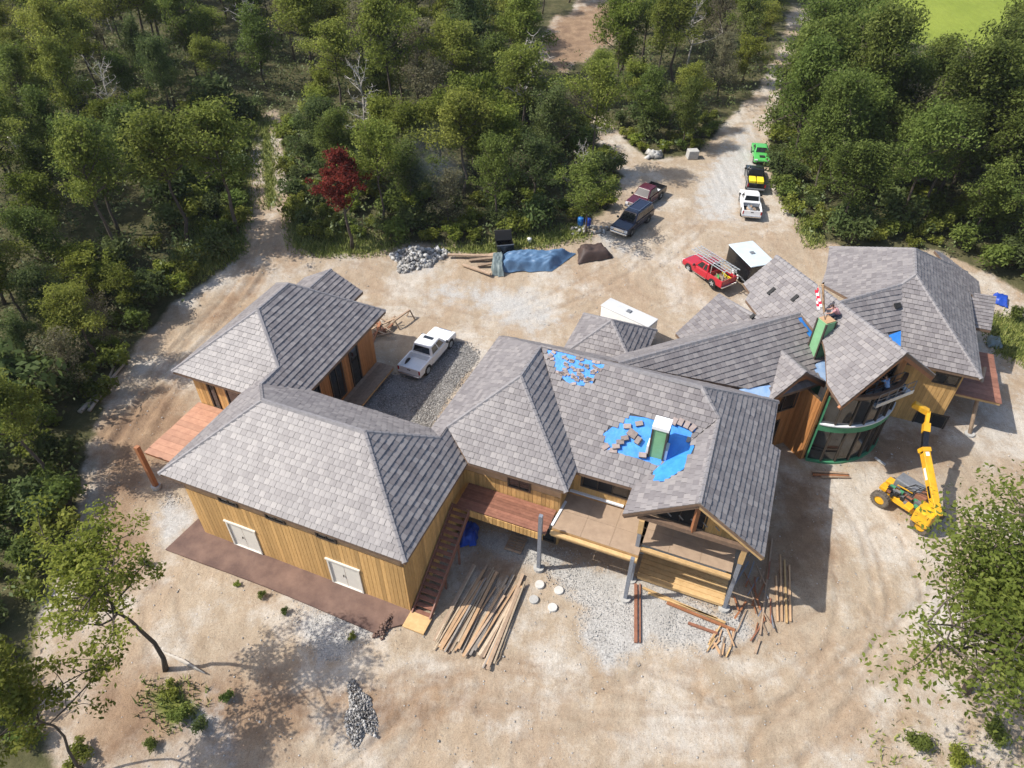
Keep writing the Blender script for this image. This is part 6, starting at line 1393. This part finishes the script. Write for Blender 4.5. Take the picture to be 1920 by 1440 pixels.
for u, v, sc, k, lb in ((325, 1300, .42, 1, 'olive shrub at the foot of the tall front tree'), (345, 1345, .45, 0, 'small green shrub below the tall front tree'), (430, 1310, .3, 0, 'tiny shrub right of the brush pile'), (380, 1365, .3, 2, 'dark tuft on the pale ground at the lower left'), (285, 1400, .3, 0, 'tiny green tuft near the bottom left edge'), (150, 1420, .55, 1, 'olive shrub at the bottom left edge'), (60, 1390, .6, 0, 'leafy shrub in the bottom left corner'), (445, 1098, .22, 3, 'little weed at the left edge of the soil strip'), (492, 1120, .22, 0, 'little weed below the middle of the soil strip'), (535, 1150, .2, 0, 'little weed below the pale gravel patch'), (660, 1195, .2, 1, 'little weed near the end of the soil strip'), (345, 530, .8, 3, 'bright round shrub on the bank by the track'), (320, 545, .6, 1, 'olive shrub on the bank by the track'), (1900, 600, .6, 0, 'green shrub beside the far blue tarp'), (275, 1060, .3, 0, 'small weed left of the soil strip'), (1720, 1400, .5, 0, 'low green shrub at the bottom edge right of centre'), (1790, 1425, .6, 3, 'light green shrub in the bottom right corner'), (1860, 1385, .55, 0, 'green shrub below the spreading tree at the right')):
    g_ = G(u, v); shrub(k, g_ - Z * .03, sc, lb, None)
# undergrowth on the forest floor and verge grass: uncountable
w = (csd < -.5) & (fsd < -1) & (cand[:, 1] < 110); uc = cand[w]; ur = np.random.default_rng(8); uc = np.concatenate([uc + ur.normal(size=uc.shape) * .8 for _ in range(2)])[:16000]
uz = ground_z(uc[:, 0], uc[:, 1]); C_ = np.stack([uc[:, 0], uc[:, 1], uz + ur.uniform(.1, 1.5, len(uc))], 1)
o = link('undergrowth', leaves_mesh('undergrowth', C_, np.full(len(C_), .8), 10, .17, M['under'], seed=77)); tag(o, 'low tangled green undergrowth covering the forest floor', 'undergrowth', None, 'stuff')
gs = []
for poly, k in zip(GRASS, (7000, 12000, 7000, 3500, 2500, 800, 2500, 400, 260)):
    lo, hi = poly.min(0) - .5, poly.max(0) + .5; q = ur.uniform(lo, hi, (k * 4, 2)); q = q[sdist(poly, q) > ur.uniform(-1.0, .4, len(q))][:k]; gs.append(q)
gs = np.concatenate(gs); N = len(gs); gzv = ground_z(gs[:, 0], gs[:, 1]); az = ur.uniform(0, 6.28, N); hg = ur.uniform(.12, .5, N); wv = np.stack([np.cos(az), np.sin(az), 0 * az], 1) * .05; p0 = np.stack([gs[:, 0], gs[:, 1], gzv - .02], 1)
tipv = p0 + np.stack([ur.normal(size=N) * .14, ur.normal(size=N) * .14, hg], 1); gv = np.stack([p0 - wv, p0 + wv, tipv], 1).reshape(-1, 3)
o = link('verge_grass', fast_mesh('verge_grass', gv, np.arange(N * 3).reshape(-1, 3), M['grass'], np.repeat(ur.random(N), 3), tri=True)); tag(o, 'yellow-green grass along the track and the wood edge', 'grass', None, 'stuff')


# ------------------------------------------------------------------ light summer haze
hm_ = bpy.data.materials.new('summer_haze'); hm_.use_nodes = True; hnt = hm_.node_tree; hnt.nodes.remove(hnt.nodes['Principled BSDF'])
hv = hnt.nodes.new('ShaderNodeVolumePrincipled'); hv.inputs['Color'].default_value = (.9, .94, 1.0, 1); hv.inputs['Density'].default_value = .00010; hnt.links.new(hv.outputs[0], hnt.nodes['Material Output'].inputs['Volume'])
o = MB().box(-1050, 1050, -350, 1750, -2.5, 46).build('haze', hm_); tag(o, 'thin pale summer haze over the whole site', 'haze', None, 'stuff')

# ------------------------------------------------------------------ survey units -> metres
for o in list(COL.objects):
    if o.parent is None and o.type in ('MESH', 'EMPTY'):
        o.location = [v_ * K for v_ in o.location]; o.scale = [v_ * K for v_ in o.scale]
    if '_world' in o: del o['_world']
